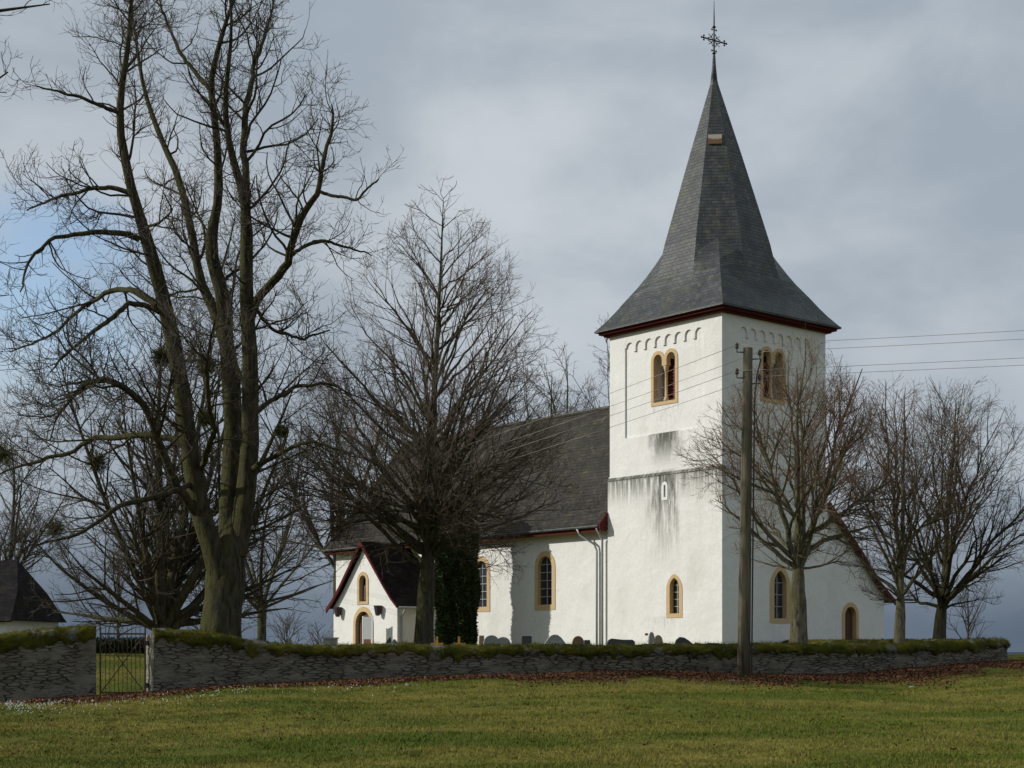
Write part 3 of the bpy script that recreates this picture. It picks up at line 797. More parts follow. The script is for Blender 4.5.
# ------------------------------------------------------------------ gate
gl = W(99.5, 696, 37.75); gr = W(146, 696, 38.05)
ga = math.atan2(gr.y - gl.y, gr.x - gl.x); GWd = (gr - gl).length
gz = H(gl.x, gl.y)
gate = empty('iron_gate', (gl.x, gl.y, gl.z), ga, 'rusty iron bar gate with crossed braces standing in the stone wall opening', 'gate')
b = bmesh.new(); gh = 1.55
box(b, 0, .04, -.02, .02, 0.02, gh + .16); box(b, GWd - .04, GWd, -.02, .02, 0.02, gh + .16)
for z in (.08, gh - .02): box(b, .041, GWd - .041, -.02, .02, z - .02, z + .02)
obj('gate_frame', b, M_IRON, gate)
nb = 9
for i in range(nb):
    b = bmesh.new(); x = .04 + (GWd - .08) * (i + 1) / (nb + 1)
    tube(b, [(x, -.028, .06), (x, -.028, gh + .12), (x, -.028, gh + .2)], [.009, .009, .002], 6); obj('bar', b, M_IRON, gate)
for s in (0, 1):
    b = bmesh.new(); xa, xb = (.05, GWd - .05) if s else (GWd - .05, .05)
    tube(b, [(xa, .03 + .012 * s, .1), (xb, .03 + .012 * s, gh - .05)], .014, 6); obj('brace', b, M_IRON, gate)
b = bmesh.new()
for z in (.25, 1.3):
    b = bmesh.new(); box(b, GWd - .02, GWd + .12, -.03, .03, z - .03, z + .03); tube(b, [(GWd + .03, -.05, z - .06), (GWd + .03, -.05, z + .06)], .03, 8)
    obj('hinge', b, M_DARKIRON, gate)
b = bmesh.new()
b = bmesh.new(); tube(b, [(GWd - .06, -.05, 1.45), (GWd - .1, -.05, 1.35), (GWd - .02, -.05, 1.1)], .016, 6); obj('latch', b, M_DARKIRON, gate)

# ------------------------------------------------------------------ utility pole & wires
pb = W(743.5, 676, 40.6); pt = W(748, 348, 40.6)
def pole(base, top, label):
    o = empty('utility_pole', base, 0, label, 'utility pole', None)
    d = Vector(top) - Vector(base); b = bmesh.new()
    tube(b, [(0, 0, -.4), d * .25, d * .5, d * .75, d], [.175, .165, .152, .138, .125], 16); obj('post', b, M_POLE, o, True)
    hooks = []
    for dz, sx in ((.12, -1), (.80, -1), (.30, 1), (.95, 1)):
        b = bmesh.new(); p = d - Vector((0, 0, dz))
        tube(b, [p, p + Vector((sx * .2, -.05, 0)), p + Vector((sx * .30, -.05, .0)), p + Vector((sx * .30, -.05, .12))], .017, 6); hk = obj('hook', b, M_DARKIRON, o)
        b = bmesh.new(); q_ = p + Vector((sx * .30, -.05, .10)); tube(b, [q_, q_ + Vector((0, 0, .03)), q_ + Vector((0, 0, .08)), q_ + Vector((0, 0, .10)), q_ + Vector((0, 0, .15))], [.05, .055, .035, .05, .03], 10)
        obj('insulator', b, M_PORC, hk, True); hooks.append(Vector(base) + q_ + Vector((0, 0, .09)))
    return o, hooks
p1, hk1 = pole(pb, pt, 'tall weathered wooden utility pole in front of the stone wall')
b = bmesh.new()   # cable down the pole's right side
dd = pt - pb; tube(b, [dd + Vector((.33, -.08, -.3)), dd + Vector((.22, -.1, -.75)), dd + Vector((.16, -.13, -1.3)), dd * .5 + Vector((.18, -.11, 0)), Vector((.2, -.1, .1))], .022, 6); obj('cable', b, M_DARKIRON, p1)
b2_ = Vector((-21.2, 95, H(-21.2, 95))); p2, hk2 = pole(b2_, b2_ + Vector((0, 0, 7.6)), 'far wooden utility pole beyond the trees at the left')
b3_ = Vector((40.5, 28.5, -.5)); p3, hk3 = pole(b3_, b3_ + Vector((0, 0, 10.3)), 'wooden utility pole outside the view on the right')
def wire(a, b_, sag, lab, grp=None):
    bm_ = bmesh.new(); n = 28; o = Vector(a)
    tube(bm_, [(Vector(a).lerp(Vector(b_), i / n) - Vector((0, 0, sag * 4 * (i / n) * (1 - i / n)))) - o for i in range(n + 1)], .0065, 5)
    w_ = obj('overhead_wire', bm_, M_CABLE, None, True); w_.location = o; tag(w_, lab, 'wire', grp)
nm = ['uppermost', 'third highest', 'second highest', 'lowest']
for i in (0, 2, 1, 3):
    wire(hk1[i], hk2[i], .6, nm[i] + ' overhead wire crossing the tower to the left of the pole', 'wires left of the pole')
    wire(hk1[i], hk3[i], .25, nm[i] + ' overhead wire against the sky to the right of the pole', 'wires right of the pole')

# ------------------------------------------------------------------ trees
def unit(v): return v / np.maximum(np.linalg.norm(v, axis=-1, keepdims=True), 1e-9)
def from_lines(lines, K=14):
    """lines: list of lists of (x,y,z,r) -> arrays, smooth resample"""
    P_ = []; R_ = []; L_ = []
    for l in lines:
        a = np.array(l, float); s = np.concatenate([[0], np.cumsum(np.linalg.norm(np.diff(a[:, :3], axis=0), axis=1))])
        t = np.linspace(0, s[-1], K)
        # catmull-ish: interpolate then smooth
        q = np.stack([np.interp(t, s, a[:, k]) for k in range(4)], -1)
        for _ in range(1): q[1:-1] = q[1:-1] * .5 + (q[:-2] + q[2:]) * .25
        P_.append(q[:, :3]); R_.append(q[:, 3]); L_.append(s[-1])
    return dict(P=np.array(P_), R=np.array(R_), L=np.array(L_))
def grow(par, rng, dens, t0, t1, ang, asd, lf, K, wig, up, rr, rmin, lmin=.15, out=0.0, tip=.35, cap=None, droop=0, env=None, tp=1.0):
    P_, R_, L_ = par['P'], par['R'], par['L']; N, KP, _ = P_.shape
    cnt = rng.poisson(np.maximum(dens * L_ * (t1 - t0), 0.0)); cnt = np.maximum(cnt, 1)
    if cap: cnt = np.minimum(cnt, cap)
    I = np.repeat(np.arange(N), cnt); M = len(I)
    t = t0 + (t1 - t0) * rng.rand(M) ** tp
    f = t * (KP - 1); i0 = np.minimum(f.astype(int), KP - 2); fr = (f - i0)[:, None]
    p0 = P_[I, i0] * (1 - fr) + P_[I, i0 + 1] * fr
    tg = unit(P_[I, i0 + 1] - P_[I, i0]); r0 = R_[I, i0] * (1 - fr[:, 0]) + R_[I, i0 + 1] * fr[:, 0]
    az = rng.rand(M) * 2 * math.pi
    ref = unit(rng.normal(0, 1, (M, 3))); a = unit(np.cross(tg, ref)); 
    th = np.radians(rng.normal(ang, asd, M))
    d = unit(tg * np.cos(th)[:, None] + a * np.sin(th)[:, None])
    L = lf(t, L_[I]) * rng.uniform(.6, 1.25, M)
    L = np.maximum(L, lmin)
    pts = np.empty((M, K, 3)); pts[:, 0] = p0; st = (L / (K - 1))[:, None]
    cen = par.get('C')
    for k in range(1, K):
        d = d + rng.normal(0, wig, (M, 3)); d[:, 2] += up * (k / K) - droop * (k / K)
        d = unit(d); pts[:, k] = pts[:, k - 1] + d * st
    if env is not None:
        keep = env(pts[:, -1]); pts = pts[keep]; L = L[keep]; r0 = r0[keep]; M = len(L)
    rb = np.clip(np.minimum(r0 * rr, .012 * L ** 1.1 + rmin), rmin, None)
    R = rb[:, None] * np.linspace(1, tip, K)[None]
    R = np.maximum(R, rmin * .7)
    return dict(P=pts, R=R, L=L)
def tubes(par, S_, seed=0, lump=0.0):
    P_, R_ = par['P'], par['R']; N, K, _ = P_.shape
    T_ = np.empty_like(P_); T_[:, 1:-1] = P_[:, 2:] - P_[:, :-2]; T_[:, 0] = P_[:, 1] - P_[:, 0]; T_[:, -1] = P_[:, -1] - P_[:, -2]; T_ = unit(T_)
    ax = unit(P_[:, -1] - P_[:, 0]); ref = np.where(np.abs(ax[:, 2:3]) < .8, np.array([[0, 0, 1.]]), np.array([[0., 1., 0]]))
    b = unit(np.cross(ax, ref))
    a = unit(np.cross(T_, np.cross(b, ax)[:, None, :] + 0 * T_)); 
    c = np.cross(T_, a)
    an = np.arange(S_) * 2 * math.pi / S_
    V = P_[:, :, None, :] + (a[:, :, None, :] * np.cos(an)[None, None, :, None] + c[:, :, None, :] * np.sin(an)[None, None, :, None]) * R_[:, :, None, None]
    if S_ >= 12:
        ph = np.arange(N)[:, None, None] * 1.7; zz = P_[:, :, 2][:, :, None]; A_ = an[None, None, :]
        fl = 1 + .07 * np.sin(2 * A_ + ph + zz * .35) + .055 * np.sin(3 * A_ - ph + zz * .7) + .04 * np.sin(5 * A_ + ph * 2 + zz * 1.1 + np.sin(zz * 3)) + .03 * np.sin(zz * 5.1 + A_ * 2)
        fl = fl + .35 * np.exp(-np.clip(zz, 0, 99) / .35) * (R_[:, :, None] > .2) * (.55 + .45 * np.sin(5 * A_ + 1))
        V = P_[:, :, None, :] + (V - P_[:, :, None, :]) * fl[..., None]
    idx = np.arange(N * K * S_).reshape(N, K, S_); nx = np.roll(idx, -1, 2)
    q = np.stack([idx[:, :-1], nx[:, :-1], nx[:, 1:], idx[:, 1:]], -1).reshape(-1)
    return V.reshape(-1, 3), q
def merge(ts):
    Vs = []; Qs = []; o = 0
    for V, q in ts: Vs.append(V); Qs.append(q + o); o += len(V)
    return np.concatenate(Vs), np.concatenate(Qs)
def finish_tree(root, levels, sides, m_bark, m_twig, split=2):
    V, q = merge([tubes(l, s) for l, s in zip(levels[:split], sides[:split])])
    np_mesh('trunk', V, q, 4, m_bark, root, True)
    V, q = merge([tubes(l, s) for l, s in zip(levels[split:], sides[split:])])
    np_mesh('crown', V, q, 4, m_twig, root, True)
def px_line(pts, D, base, seed):
    """limb traced in the picture; depth offset is per point"""
    out = []
    for p in pts:
        px, y, r, dz = p; v = W(px, y, D + dz) - base; out.append((v.x, v.y, v.z, r / F * D))
    return out

# --- big old tree left
D = 42.5; bp = W(222, 650, D); bp.z = H(bp.x, bp.y) - .1
big = empty('old_tree', bp, 0, 'tallest bare old tree with thick mossy forked trunk behind the wall right of the gate', 'tree')
L0 = [
 [(222, 655, 21, 0), (222, 632, 19, 0), (224, 600, 18, 0), (226, 570, 18.5, 0), (229, 552, 14, 0), (231, 535, 9, .1), (232, 512, 3, .2)],
 [(224, 600, 13, -.1), (218, 560, 12.5, -.2), (207, 532, 12, -.4), (196, 490, 11, -.6), (186, 425, 10.5, -.9), (178, 370, 10, -1.0), (169, 330, 9, -1.0), (150, 252, 7.5, -1.3), (127, 177, 6, -1.6), (117, 110, 4.5, -1.8), (128, 44, 3, -1.8), (132, -15, 1.8, -1.8), (136, -50, .8, -1.8)],
 [(228, 560, 12, .2), (229, 500, 12, .4), (233, 450, 11, .7), (230, 380, 9.5, 1), (222, 325, 8.5, 1.2), (199, 290, 6, 1.6), (190, 239, 5.5, 2), (179, 181, 4.8, 2.4), (155, 128, 3.8, 2.8), (139, 80, 2.8, 3), (133, 20, 1.8, 3.2), (120, -40, .8, 3.2)],
 [(230, 400, 8, 1), (228, 340, 8, .8), (224, 292, 8, .5), (210, 250, 7.5, .2), (221, 200, 6.5, 0), (218, 142, 5.5, -.2), (209, 84, 4.5, -.5), (224, 27, 3, -.7), (238, -10, 1.8, -.9), (246, -50, .8, -.9)],
 [(236, 555, 12, .1), (243, 520, 11.5, .1), (249, 450, 10.5, 0), (250, 380, 9.5, -.2), (249, 335, 8.5, -.4), (246, 265, 8, -.6), (247, 205, 7, -.8), (238, 177, 5.5, -.9), (227, 142, 4.5, -1.1), (226, 88, 3.2, -1.4), (232, 30, 2, -1.5), (228, -30, .9, -1.5)],
 [(247, 215, 5, -.8), (244, 150, 4.5, -.4), (245, 106, 3.8, 0), (257, 62, 2.8, .4), (267, 20, 1.8, .8), (278, -20, .8, 1)],
 [(250, 320, 6, -.4), (257, 303, 5.5, -.6), (286, 261, 5, -1.2), (297, 226, 4.4, -1.6), (321, 190, 3.4, -2.2), (319, 164, 2.8, -2.3), (335, 124, 2, -2.6), (332, 105, .9, -2.6)],
 [(321, 192, 2.2, -2.2), (357, 201, 1.7, -2.8), (379, 179, .8, -3)], [(288, 258, 2.6, -1.2), (315, 242, 2.2, -.6), (344, 248, 1.6, 0), (372, 256, .8, .4)],
 [(209, 88, 3, -.5), (180, 53, 2.5, .2), (158, 10, 1.6, .8), (150, -30, .8, 1)],
 [(139, 239, 4.2, -1.4), (115, 231, 3.8, -1.8), (88, 230, 3.3, -2.2), (58, 236, 2.8, -2.6), (30, 259, 2, -3), (20, 292, .9, -3.2)],
 [(157, 306, 4.5, -1), (135, 290, 4, -.4), (119, 290, 3.5, .3), (85, 306, 2.8, 1), (44, 342, 1.8, 1.8), (10, 352, .9, 2.2)],
 [(160, 312, 3.8, -1), (128, 305, 3.2, -1.8), (100, 325, 2.6, -2.6), (70, 350, 1.8, -3.2), (50, 372, .9, -3.6)],
 [(132, 194, 3.6, -1.5), (114, 188, 3.2, -1.5), (95, 188, 2.6, -1.2), (66, 191, 2.1, -.8), (27, 210, 1, -.4)],
 [(117, 112, 2.8, -1.8), (98, 103, 2.4, -2.2), (80, 95, 2, -2.6), (36, 86, .9, -3)],
 [(200, 518, 6.5, -.4), (183, 494, 6, -1), (165, 452, 5.5, -1.6), (142, 404, 4.8, -2.2), (116, 381, 4.2, -2.8), (91, 384, 3, -3.2), (70, 405, 1.8, -3.5), (50, 440, .9, -3.8)],
 [(189, 448, 4.5, -.9), (168, 439, 4.2, -.7), (135, 436, 4, -.2), (96, 436, 3.4, .6), (60, 456, 2.6, 1.2), (28, 462, 2, 1.6), (-10, 478, 1, 2)],
 [(196, 480, 4, -.6), (160, 500, 3.6, -1.6), (120, 508, 3, -2.4), (75, 535, 2, -3), (30, 545, 1, -3.6)],
 [(250, 420, 4, 0), (268, 404, 3.6, .8), (295, 384, 3, 1.8), (330, 380, 2, 2.6), (352, 396, 1, 3)],
 [(248, 470, 3.6, 0), (275, 455, 3, -1), (310, 440, 2.2, -2), (345, 452, 1.2, -2.6)],
 [(246, 300, 3.2, -.5), (270, 330, 2.6, 1), (300, 340, 2, 2), (330, 330, 1, 2.6)],
 [(244, 380, 4, 0), (225, 345, 3.4, 3), (230, 300, 2.4, 4.6), (240, 250, 1.1, 5.6)], [(200, 470, 4, -.6), (215, 430, 3.2, -3), (205, 370, 2.2, -4.6), (215, 320, 1, -5.4)],
]
rng = np.random.RandomState(3)
l0 = from_lines([px_line(l, D, bp, 0) for l in L0], 26); l0['R'][1:] *= np.where(l0['R'][1:] > .2, .86, .72)
rj = np.random.RandomState(8)
wb = rj.normal(0, 1, l0['P'].shape); wb = np.cumsum(wb, 1); tt_ = np.linspace(0, 1, wb.shape[1])[None, :, None]; wb = wb - wb[:, :1] * (1 - tt_) - wb[:, -1:] * tt_
amp = np.clip(l0['L'] / 110, .012, .05)[:, None, None]; amp[0] = .0; l0['P'] += wb * amp * np.where(l0['R'].max(1)[:, None, None] > .19, .25, .6)
lm = dict(P=l0['P'][1:], R=l0['R'][1:], L=l0['L'][1:])
l1 = grow(lm, rng, 2.3, .2, 1, 52, 14, lambda t, L: .7 + np.minimum(L, 8) * .24 * (1.05 - .5 * t), 9, .16, .20, .5, .011, tp=.85)
l2 = grow(l1, rng, 3.8, .18, 1.0, 52, 14, lambda t, L: .25 + L * .45 * (1 - .4 * t), 7, .17, .22, .6, .0085, tp=.85)
lx = grow(lm, rng, 4.5, .4, 1, 60, 15, lambda t, L: .7 + 0 * t, 7, .16, .25, .4, .0085, tp=.7); l2 = {k: np.concatenate([l2[k], lx[k]]) for k in l2}
l3 = grow(l2, rng, 5.2, .1, 1.0, 50, 15, lambda t, L: .18 + L * .42 * (1 - .3 * t), 5, .18, .26, .65, .0065)
l4 = grow(l3, rng, 2.6, .2, 1.0, 45, 15, lambda t, L: .12 + L * .35, 3, .15, .2, .7, .006, cap=3)
finish_tree(big, [l0, l1, l2, l3, l4], [20, 5, 4, 3, 3], M_BARK, M_TWIG)

# --- general crown builder
def leader_tree(name, base, label, Ht, fork, Rmax, seed, rt, lean=(0, 0), n1=60, e0=15, e1=65, env=None, up=.09, dens=(2.4, 3.5, 3.2), mats=(M_BARK2, M_TWIG2), group=None, tw=.006, steep=1., droop=0, wig=.05, twiglen=1.0, nleader=1, lev4=True, cat='tree'):
    rng = np.random.RandomState(seed); root = empty(name, base, 0, label, cat, group)
    lines = []
    K = 12
    def leader(ox, oy, h, r, z0=-.15):
        l = []
        for k in range(K):
            t = k / (K - 1)
            l.append((ox * t + lean[0] * t + rng.normal(0, .02 * Ht * wig * 4) * (t > 0.1), oy * t + lean[1] * t + rng.normal(0, .02 * Ht * wig * 4) * (t > .1), z0 + (h - z0) * t,
                      r * (1 - t) ** .85 + .012 + (r * .3 if k == 0 else 0)))
        return l
    lines.append(leader(0, 0, Ht, rt))
    L = from_lines(lines, 20)
    # primary limbs
    z = fork + (Ht * .96 - fork) * np.sort(rng.rand(n1)) ** steep
    s = (z - fork) / (Ht - fork)
    az = np.arange(n1) * 2.39996 + rng.normal(0, .3, n1)
    ev = env if env else (lambda s: np.sqrt(np.clip(1 - s, 0, 1)) * np.clip(.75 + s * 1.2, 0, 1))
    el_ = np.radians(e0 + (e1 - e0) * np.clip(s, 0, 1) ** .7 + rng.normal(0, 6, n1))
    Lb = Rmax * ev(s) / np.maximum(np.cos(el_), .35) * rng.uniform(.75, 1.1, n1) * .95
    Lb = np.minimum(Lb, (Ht - z) / np.maximum(np.sin(el_), .25) * 1.0 + .3)
    K1 = 10; p = np.empty((n1, K1, 3)); f = np.clip(z / Ht, 0, .999) * 19; i0 = f.astype(int); fr = (f - i0)[:, None]
    p[:, 0] = L['P'][0][i0] * (1 - fr) + L['P'][0][np.minimum(i0 + 1, 19)] * fr
    d = np.stack([np.cos(az) * np.cos(el_), np.sin(az) * np.cos(el_), np.sin(el_)], -1)
    for k in range(1, K1):
        d = d + rng.normal(0, wig, d.shape); d[:, 2] += up * (k / K1) - droop * (k / K1) ** 2; d = unit(d); p[:, k] = p[:, k - 1] + d * (Lb / (K1 - 1))[:, None]
    rp = L['R'][0][i0]; rb = np.minimum(rp * .62, .013 * Lb ** 1.15 + .014)
    l1 = dict(P=p, R=rb[:, None] * np.linspace(1, .22, K1)[None], L=Lb)
    l2 = grow(l1, rng, dens[0], .15, 1, 38, 10, lambda t, L: (.35 + L * .36 * (1.05 - .6 * t)) * twiglen, 7, .07 + wig, up * 1.3, .6, tw * 1.5, droop=droop)
    l3 = grow(l2, rng, dens[1], .12, 1, 38, 12, lambda t, L: (.2 + L * .40 * (1 - .45 * t)) * twiglen, 5, .10 + wig, up * 1.3, .6, tw, droop=droop * 1.5)
    lx = grow(L, rng, 3, .5, 1, 45, 10, lambda t, L: .7 + 0 * t, 5, .1, .12, .4, tw * 1.3)
    lv = [L, l1, l2, l3, lx]; sd_ = [14, 6, 4, 3, 3]
    if lev4:
        lv.append(grow(l3, rng, dens[2], .15, 1, 38, 12, lambda t, L: (.14 + L * .32) * twiglen, 3, .1, .1, .7, tw * .85, cap=4, droop=droop * 2)); sd_.append(3)
    finish_tree(root, lv, sd_, mats[0], mats[1])
    return root
def gbase(px, D, sink=.05):
    v = W(px, HZ, D); v.z = H(v.x, v.y) - sink; return v
def cat2(a, b): return {k: np.concatenate([a[k], b[k]]) for k in ('P', 'R', 'L')}
# crown grown to fill a measured outline: limbs are curves from the stem to the crown surface
def env_tree(name, base, label, table, n1, z0f, seed, rt, mats, fork, group=None, tw=.0065, dens=(3.0, 4.2, 3.6), lean=(0, 0), cat='tree', stagger=.5, inner=.65, pw=.8, dlimb=1.5, lr=(.010, .010), sub=.30, up=.10, topz=1.0, lead=1.0, bend=.62):
    rng = np.random.RandomState(seed); root = empty(name, base, 0, label, cat, group)
    tz_ = np.array([p[0] for p in table]); tr_ = np.array([p[1] for p in table]); Ht = tz_[-1]
    l = []
    for k in range(13):
        t = k / 12; z = -.15 + (Ht * topz + .15) * t
        r = rt * (1.12 if k == 0 else 1) * (1 - .12 * min(1, z / fork)) if z < fork else rt * .88 * lead * (1 - (z - fork) / (Ht * topz - fork)) ** .9 + .010
        l.append((lean[0] * t + rng.normal(0, .03) * (k > 0), lean[1] * t + rng.normal(0, .03) * (k > 0), z, max(r, .01)))
    L = from_lines([l], 26)
    u_ = (np.arange(n1) + rng.rand(n1)) / n1
    z1 = np.interp(u_, np.linspace(0, 1, 40), np.interp(np.linspace(0, 1, 40), np.cumsum((np.interp(np.linspace(tz_[0], Ht, 60), tz_, tr_) + .2) ** pw) / np.sum((np.interp(np.linspace(tz_[0], Ht, 60), tz_, tr_) + .2) ** pw), np.linspace(tz_[0], Ht, 60)))
    z1 = np.clip(z1, tz_[0] + .1, Ht * .99)
    az = np.arange(n1) * 2.39996 + rng.normal(0, .35, n1)
    lobe = 1 + .08 * np.sin(3 * az + seed) + .05 * np.sin(5 * az)
    fac = np.where(rng.rand(n1) < stagger, rng.uniform(.35, .85, n1), rng.uniform(.86, 1.0, n1))
    R1 = np.interp(z1, tz_, tr_) * fac * lobe * .96
    z0 = np.clip(z0f(z1, rng, n1), fork * .97, Ht * .97)
    K1 = 12; p = np.empty((n1, K1, 3)); f = np.clip((z0 + .15) / (Ht * topz + .15), 0, .999) * 25; i0 = f.astype(int); fr = (f - i0)[:, None]
    st_ = L['P'][0][i0] * (1 - fr) + L['P'][0][np.minimum(i0 + 1, 25)] * fr
    en = np.stack([lean[0] * z1 / Ht + R1 * np.cos(az), lean[1] * z1 / Ht + R1 * np.sin(az), z1], -1)
    ct = st_ + np.stack([R1 * np.cos(az) * bend, R1 * np.sin(az) * bend, (z1 - z0) * .40 + .10 * R1], -1)
    ct += rng.normal(0, .06, ct.shape) * R1[:, None]
    t_ = np.linspace(0, 1, K1)[None, :, None]
    p = st_[:, None] * (1 - t_) ** 2 + ct[:, None] * 2 * t_ * (1 - t_) + en[:, None] * t_ ** 2
    wob = np.cumsum(rng.normal(0, .045, p.shape), axis=1) * (Lw := np.linalg.norm(en - st_, axis=1) / 4)[:, None, None]; wob -= wob[:, :1]
    p = p + wob; Lb = np.linalg.norm(np.diff(p, axis=1), axis=2).sum(1)
    rb = np.minimum(L['R'][0][i0] * .6, lr[0] * Lb ** 1.25 + lr[1])
    l1 = dict(P=p, R=rb[:, None] * np.linspace(1, .10, K1)[None] ** .9, L=Lb)
    def env(q):
        rr_ = np.hypot(q[:, 0] - lean[0] * q[:, 2] / Ht, q[:, 1] - lean[1] * q[:, 2] / Ht)
        fr_ = rr_ / np.maximum(np.interp(q[:, 2], tz_, tr_), .3); zf_ = (q[:, 2] - tz_[0]) / (Ht - tz_[0])
        return (np.maximum(fr_, zf_ ** 2) > rng.rand(len(q)) * inner) & (rr_ < np.interp(q[:, 2], tz_, tr_) * (1.02 + .10 * rng.rand(len(q))) + .15) & (q[:, 2] < Ht + .15)
    lb = grow(l1, rng, dlimb, .18, .85, 34, 9, lambda t, LL: .5 + LL * .62 * (1.0 - .75 * t), 10, .07, up * .8, .62, tw * 2.2, env=env, tip=.15)
    lf = lambda t, LL: .40 + np.minimum(LL, 5) * sub * (1.0 - .45 * t)
    l2 = cat2(grow(l1, rng, dens[0], .30, 1, 40, 10, lf, 7, .09, up, .55, tw * 1.5, env=env, tp=.75), grow(lb, rng, dens[0] * 1.15, .15, 1, 40, 10, lf, 7, .09, up, .55, tw * 1.5, env=env, tp=.8))
    l3 = grow(l2, rng, dens[1], .15, 1, 40, 12, lambda t, LL: .2 + LL * .36 * (1 - .4 * t), 5, .11, up, .6, tw, env=env, tp=.8)
    l4 = grow(l3, rng, dens[2], .12, 1, 38, 12, lambda t, LL: .12 + LL * .34, 3, .11, up, .7, tw * .8, cap=4)
    lx = grow(L, rng, 4, .45, 1, 45, 10, lambda t, LL: .7 + 0 * t, 5, .1, .12, .4, tw * 1.3, env=env)
    finish_tree(root, [L, l1, lb, l2, l3, lx, l4], [16, 7, 5, 4, 3, 3, 3], mats[0], mats[1], 3)
    return root
# lime tree in front of the nave
b_ = gbase(424, 58)
env_tree('lime_tree', b_, 'broad egg-shaped bare lime tree in front of the nave beside the dark yew',
    [(3.6, 3.6), (4.3, 4.9), (5.7, 5.9), (8.7, 5.6), (11.3, 4.6), (13.2, 3.9), (15.1, 2.8), (16.6, 1.6), (18.3, .35)], 112,
    lambda z1, g, n: np.maximum(3.3 + 2.4 * g.rand(n), z1 - np.interp(z1, [2, 5.7, 8.7, 11.3, 13.2, 15.1, 17.6], [5, 5.7, 5.3, 4.35, 3.3, 2.0, .3]) * (.50 + .065 * z1) * g.uniform(.75, 1.15, n)), 11, .34, (M_BARK2, M_TWIG2), 3.3, lean=(.7, .3), tw=.0056, stagger=.25, lead=.6, dens=(2.7, 4.8, 4.2), bend=.52, lr=(.0080, .009), sub=.28, topz=.95, inner=.95, pw=.25, dlimb=1.6)
# tree in front of the tower
def stem_tree(name, base, label, Ht, fork, ns, spread, seed, rt, mats, group=None, tw=.0065, e0=42, e1=80, dens=(2.0, 2.8, 3.5, 2.6), up=.10, lean=(0, 0), low=3, len_k=1., cat='tree', wide=1.0):
    rng = np.random.RandomState(seed); root = empty(name, base, 0, label, cat, group)
    tr = [(0, 0, -.15, rt * 1.35), (lean[0] * .2, lean[1] * .2, fork * .2, rt * 1.02), (lean[0] * .5, lean[1] * .5, fork * .55, rt * .93), (lean[0], lean[1], fork, rt * 1.02), (lean[0] * 1.15, lean[1] * 1.1, fork + .5, rt * .5)]
    lines = [tr]
    for i in range(ns):
        az = i * 2.39996 + rng.normal(0, .25); q = (i + .5) / ns
        el_ = math.radians(e1 - (e1 - e0) * q ** .8); Ln = (Ht - fork) * (1.02 - (.30 * q)) * len_k / max(.72, math.sin(el_) ** .35)
        z0 = fork - .15 + rng.uniform(-.25, .35); P_ = Vector((lean[0], lean[1], z0)); d = Vector((math.cos(az) * math.cos(el_) * wide, math.sin(az) * math.cos(el_) * wide, math.sin(el_))).normalized()
        l = []; r0 = rt * rng.uniform(.34, .55) * (1.1 - .3 * q); K = 12
        for k in range(K):
            l.append((P_.x, P_.y, P_.z, r0 * (1 - k / (K - 1)) ** .9 + .012)); d = (d + Vector(rng.normal(0, .05, 3)) + Vector((0, 0, up * .35))).normalized(); P_ = P_ + d * Ln / (K - 1)
        lines.append(l)
    for i in range(low):
        az = i * 2.1 + rng.rand(); el_ = math.radians(rng.uniform(12, 28)); Ln = spread * rng.uniform(.9, 1.1); z0 = fork + rng.uniform(0, .5)
        P_ = Vector((lean[0], lean[1], z0)); d = Vector((math.cos(az) * math.cos(el_), math.sin(az) * math.cos(el_), math.sin(el_))); l = []; r0 = rt * .34
        for k in range(12):
            l.append((P_.x, P_.y, P_.z, r0 * (1 - k / 11) ** .9 + .01)); d = (d + Vector(rng.normal(0, .06, 3)) + Vector((0, 0, up * .25))).normalized(); P_ = P_ + d * Ln / 11
        lines.append(l)
    L = from_lines(lines, 16); lm = dict(P=L['P'][1:], R=L['R'][1:], L=L['L'][1:])
    l1 = grow(lm, rng, dens[0], .12, 1, 38, 10, lambda t, L: .5 + L * .34 * (1.1 - .75 * t), 8, .07, up, .55, tw * 2.2)
    l2 = grow(l1, rng, dens[1], .12, 1, 40, 12, lambda t, L: .3 + L * .40 * (1 - .5 * t), 6, .10, up, .6, tw * 1.3)
    l3 = grow(l2, rng, dens[2], .1, 1, 40, 12, lambda t, L: .18 + L * .38 * (1 - .4 * t), 4, .10, up, .65, tw)
    l4 = grow(l3, rng, dens[3], .15, 1, 38, 12, lambda t, L: .12 + L * .3, 3, .1, up, .7, tw * .85, cap=4)
    finish_tree(root, [L, l1, l2, l3, l4], [12, 5, 4, 3, 3], mats[0], mats[1]); return root
zf = lambda f, k: (lambda z1, g, n: f + np.clip(z1 - f, 0, 99) * k * g.rand(n) ** 1.3)
env_tree('young_lime_tree', gbase(798, 50), 'bare reddish-twigged tree in front of the tower right of the utility pole',
    [(2.9, 1.9), (3.6, 3.1), (5.0, 3.9), (6.7, 3.8), (8.3, 2.7), (9.4, 1.5), (10.5, .5)], 26, zf(2.75, .40), 21, .27, (M_BARK3, M_TWIG3), 2.75, tw=.0056, lr=(.017, .010), dens=(3.8, 5.0, 4.0), lead=.5, sub=.32, bend=.5, inner=.7, pw=.7, dlimb=2.0, topz=.9)
env_tree('young_lime_tree', gbase(900, 52), 'slim pale-trunked bare tree by the aisle corner, second from the right',
    [(1.9, .9), (3.0, 2.1), (5.0, 2.8), (7.0, 2.6), (8.6, 1.7), (10.1, .5)], 18, zf(1.8, .45), 33, .19, (M_BARK3, M_TWIG3), 1.75, tw=.0058, lr=(.017, .010), dens=(3.8, 5.0, 4.0), lean=(.2, 0), lead=.5, inner=.8, pw=.7, sub=.34, bend=.45, dlimb=2.1, topz=.9)
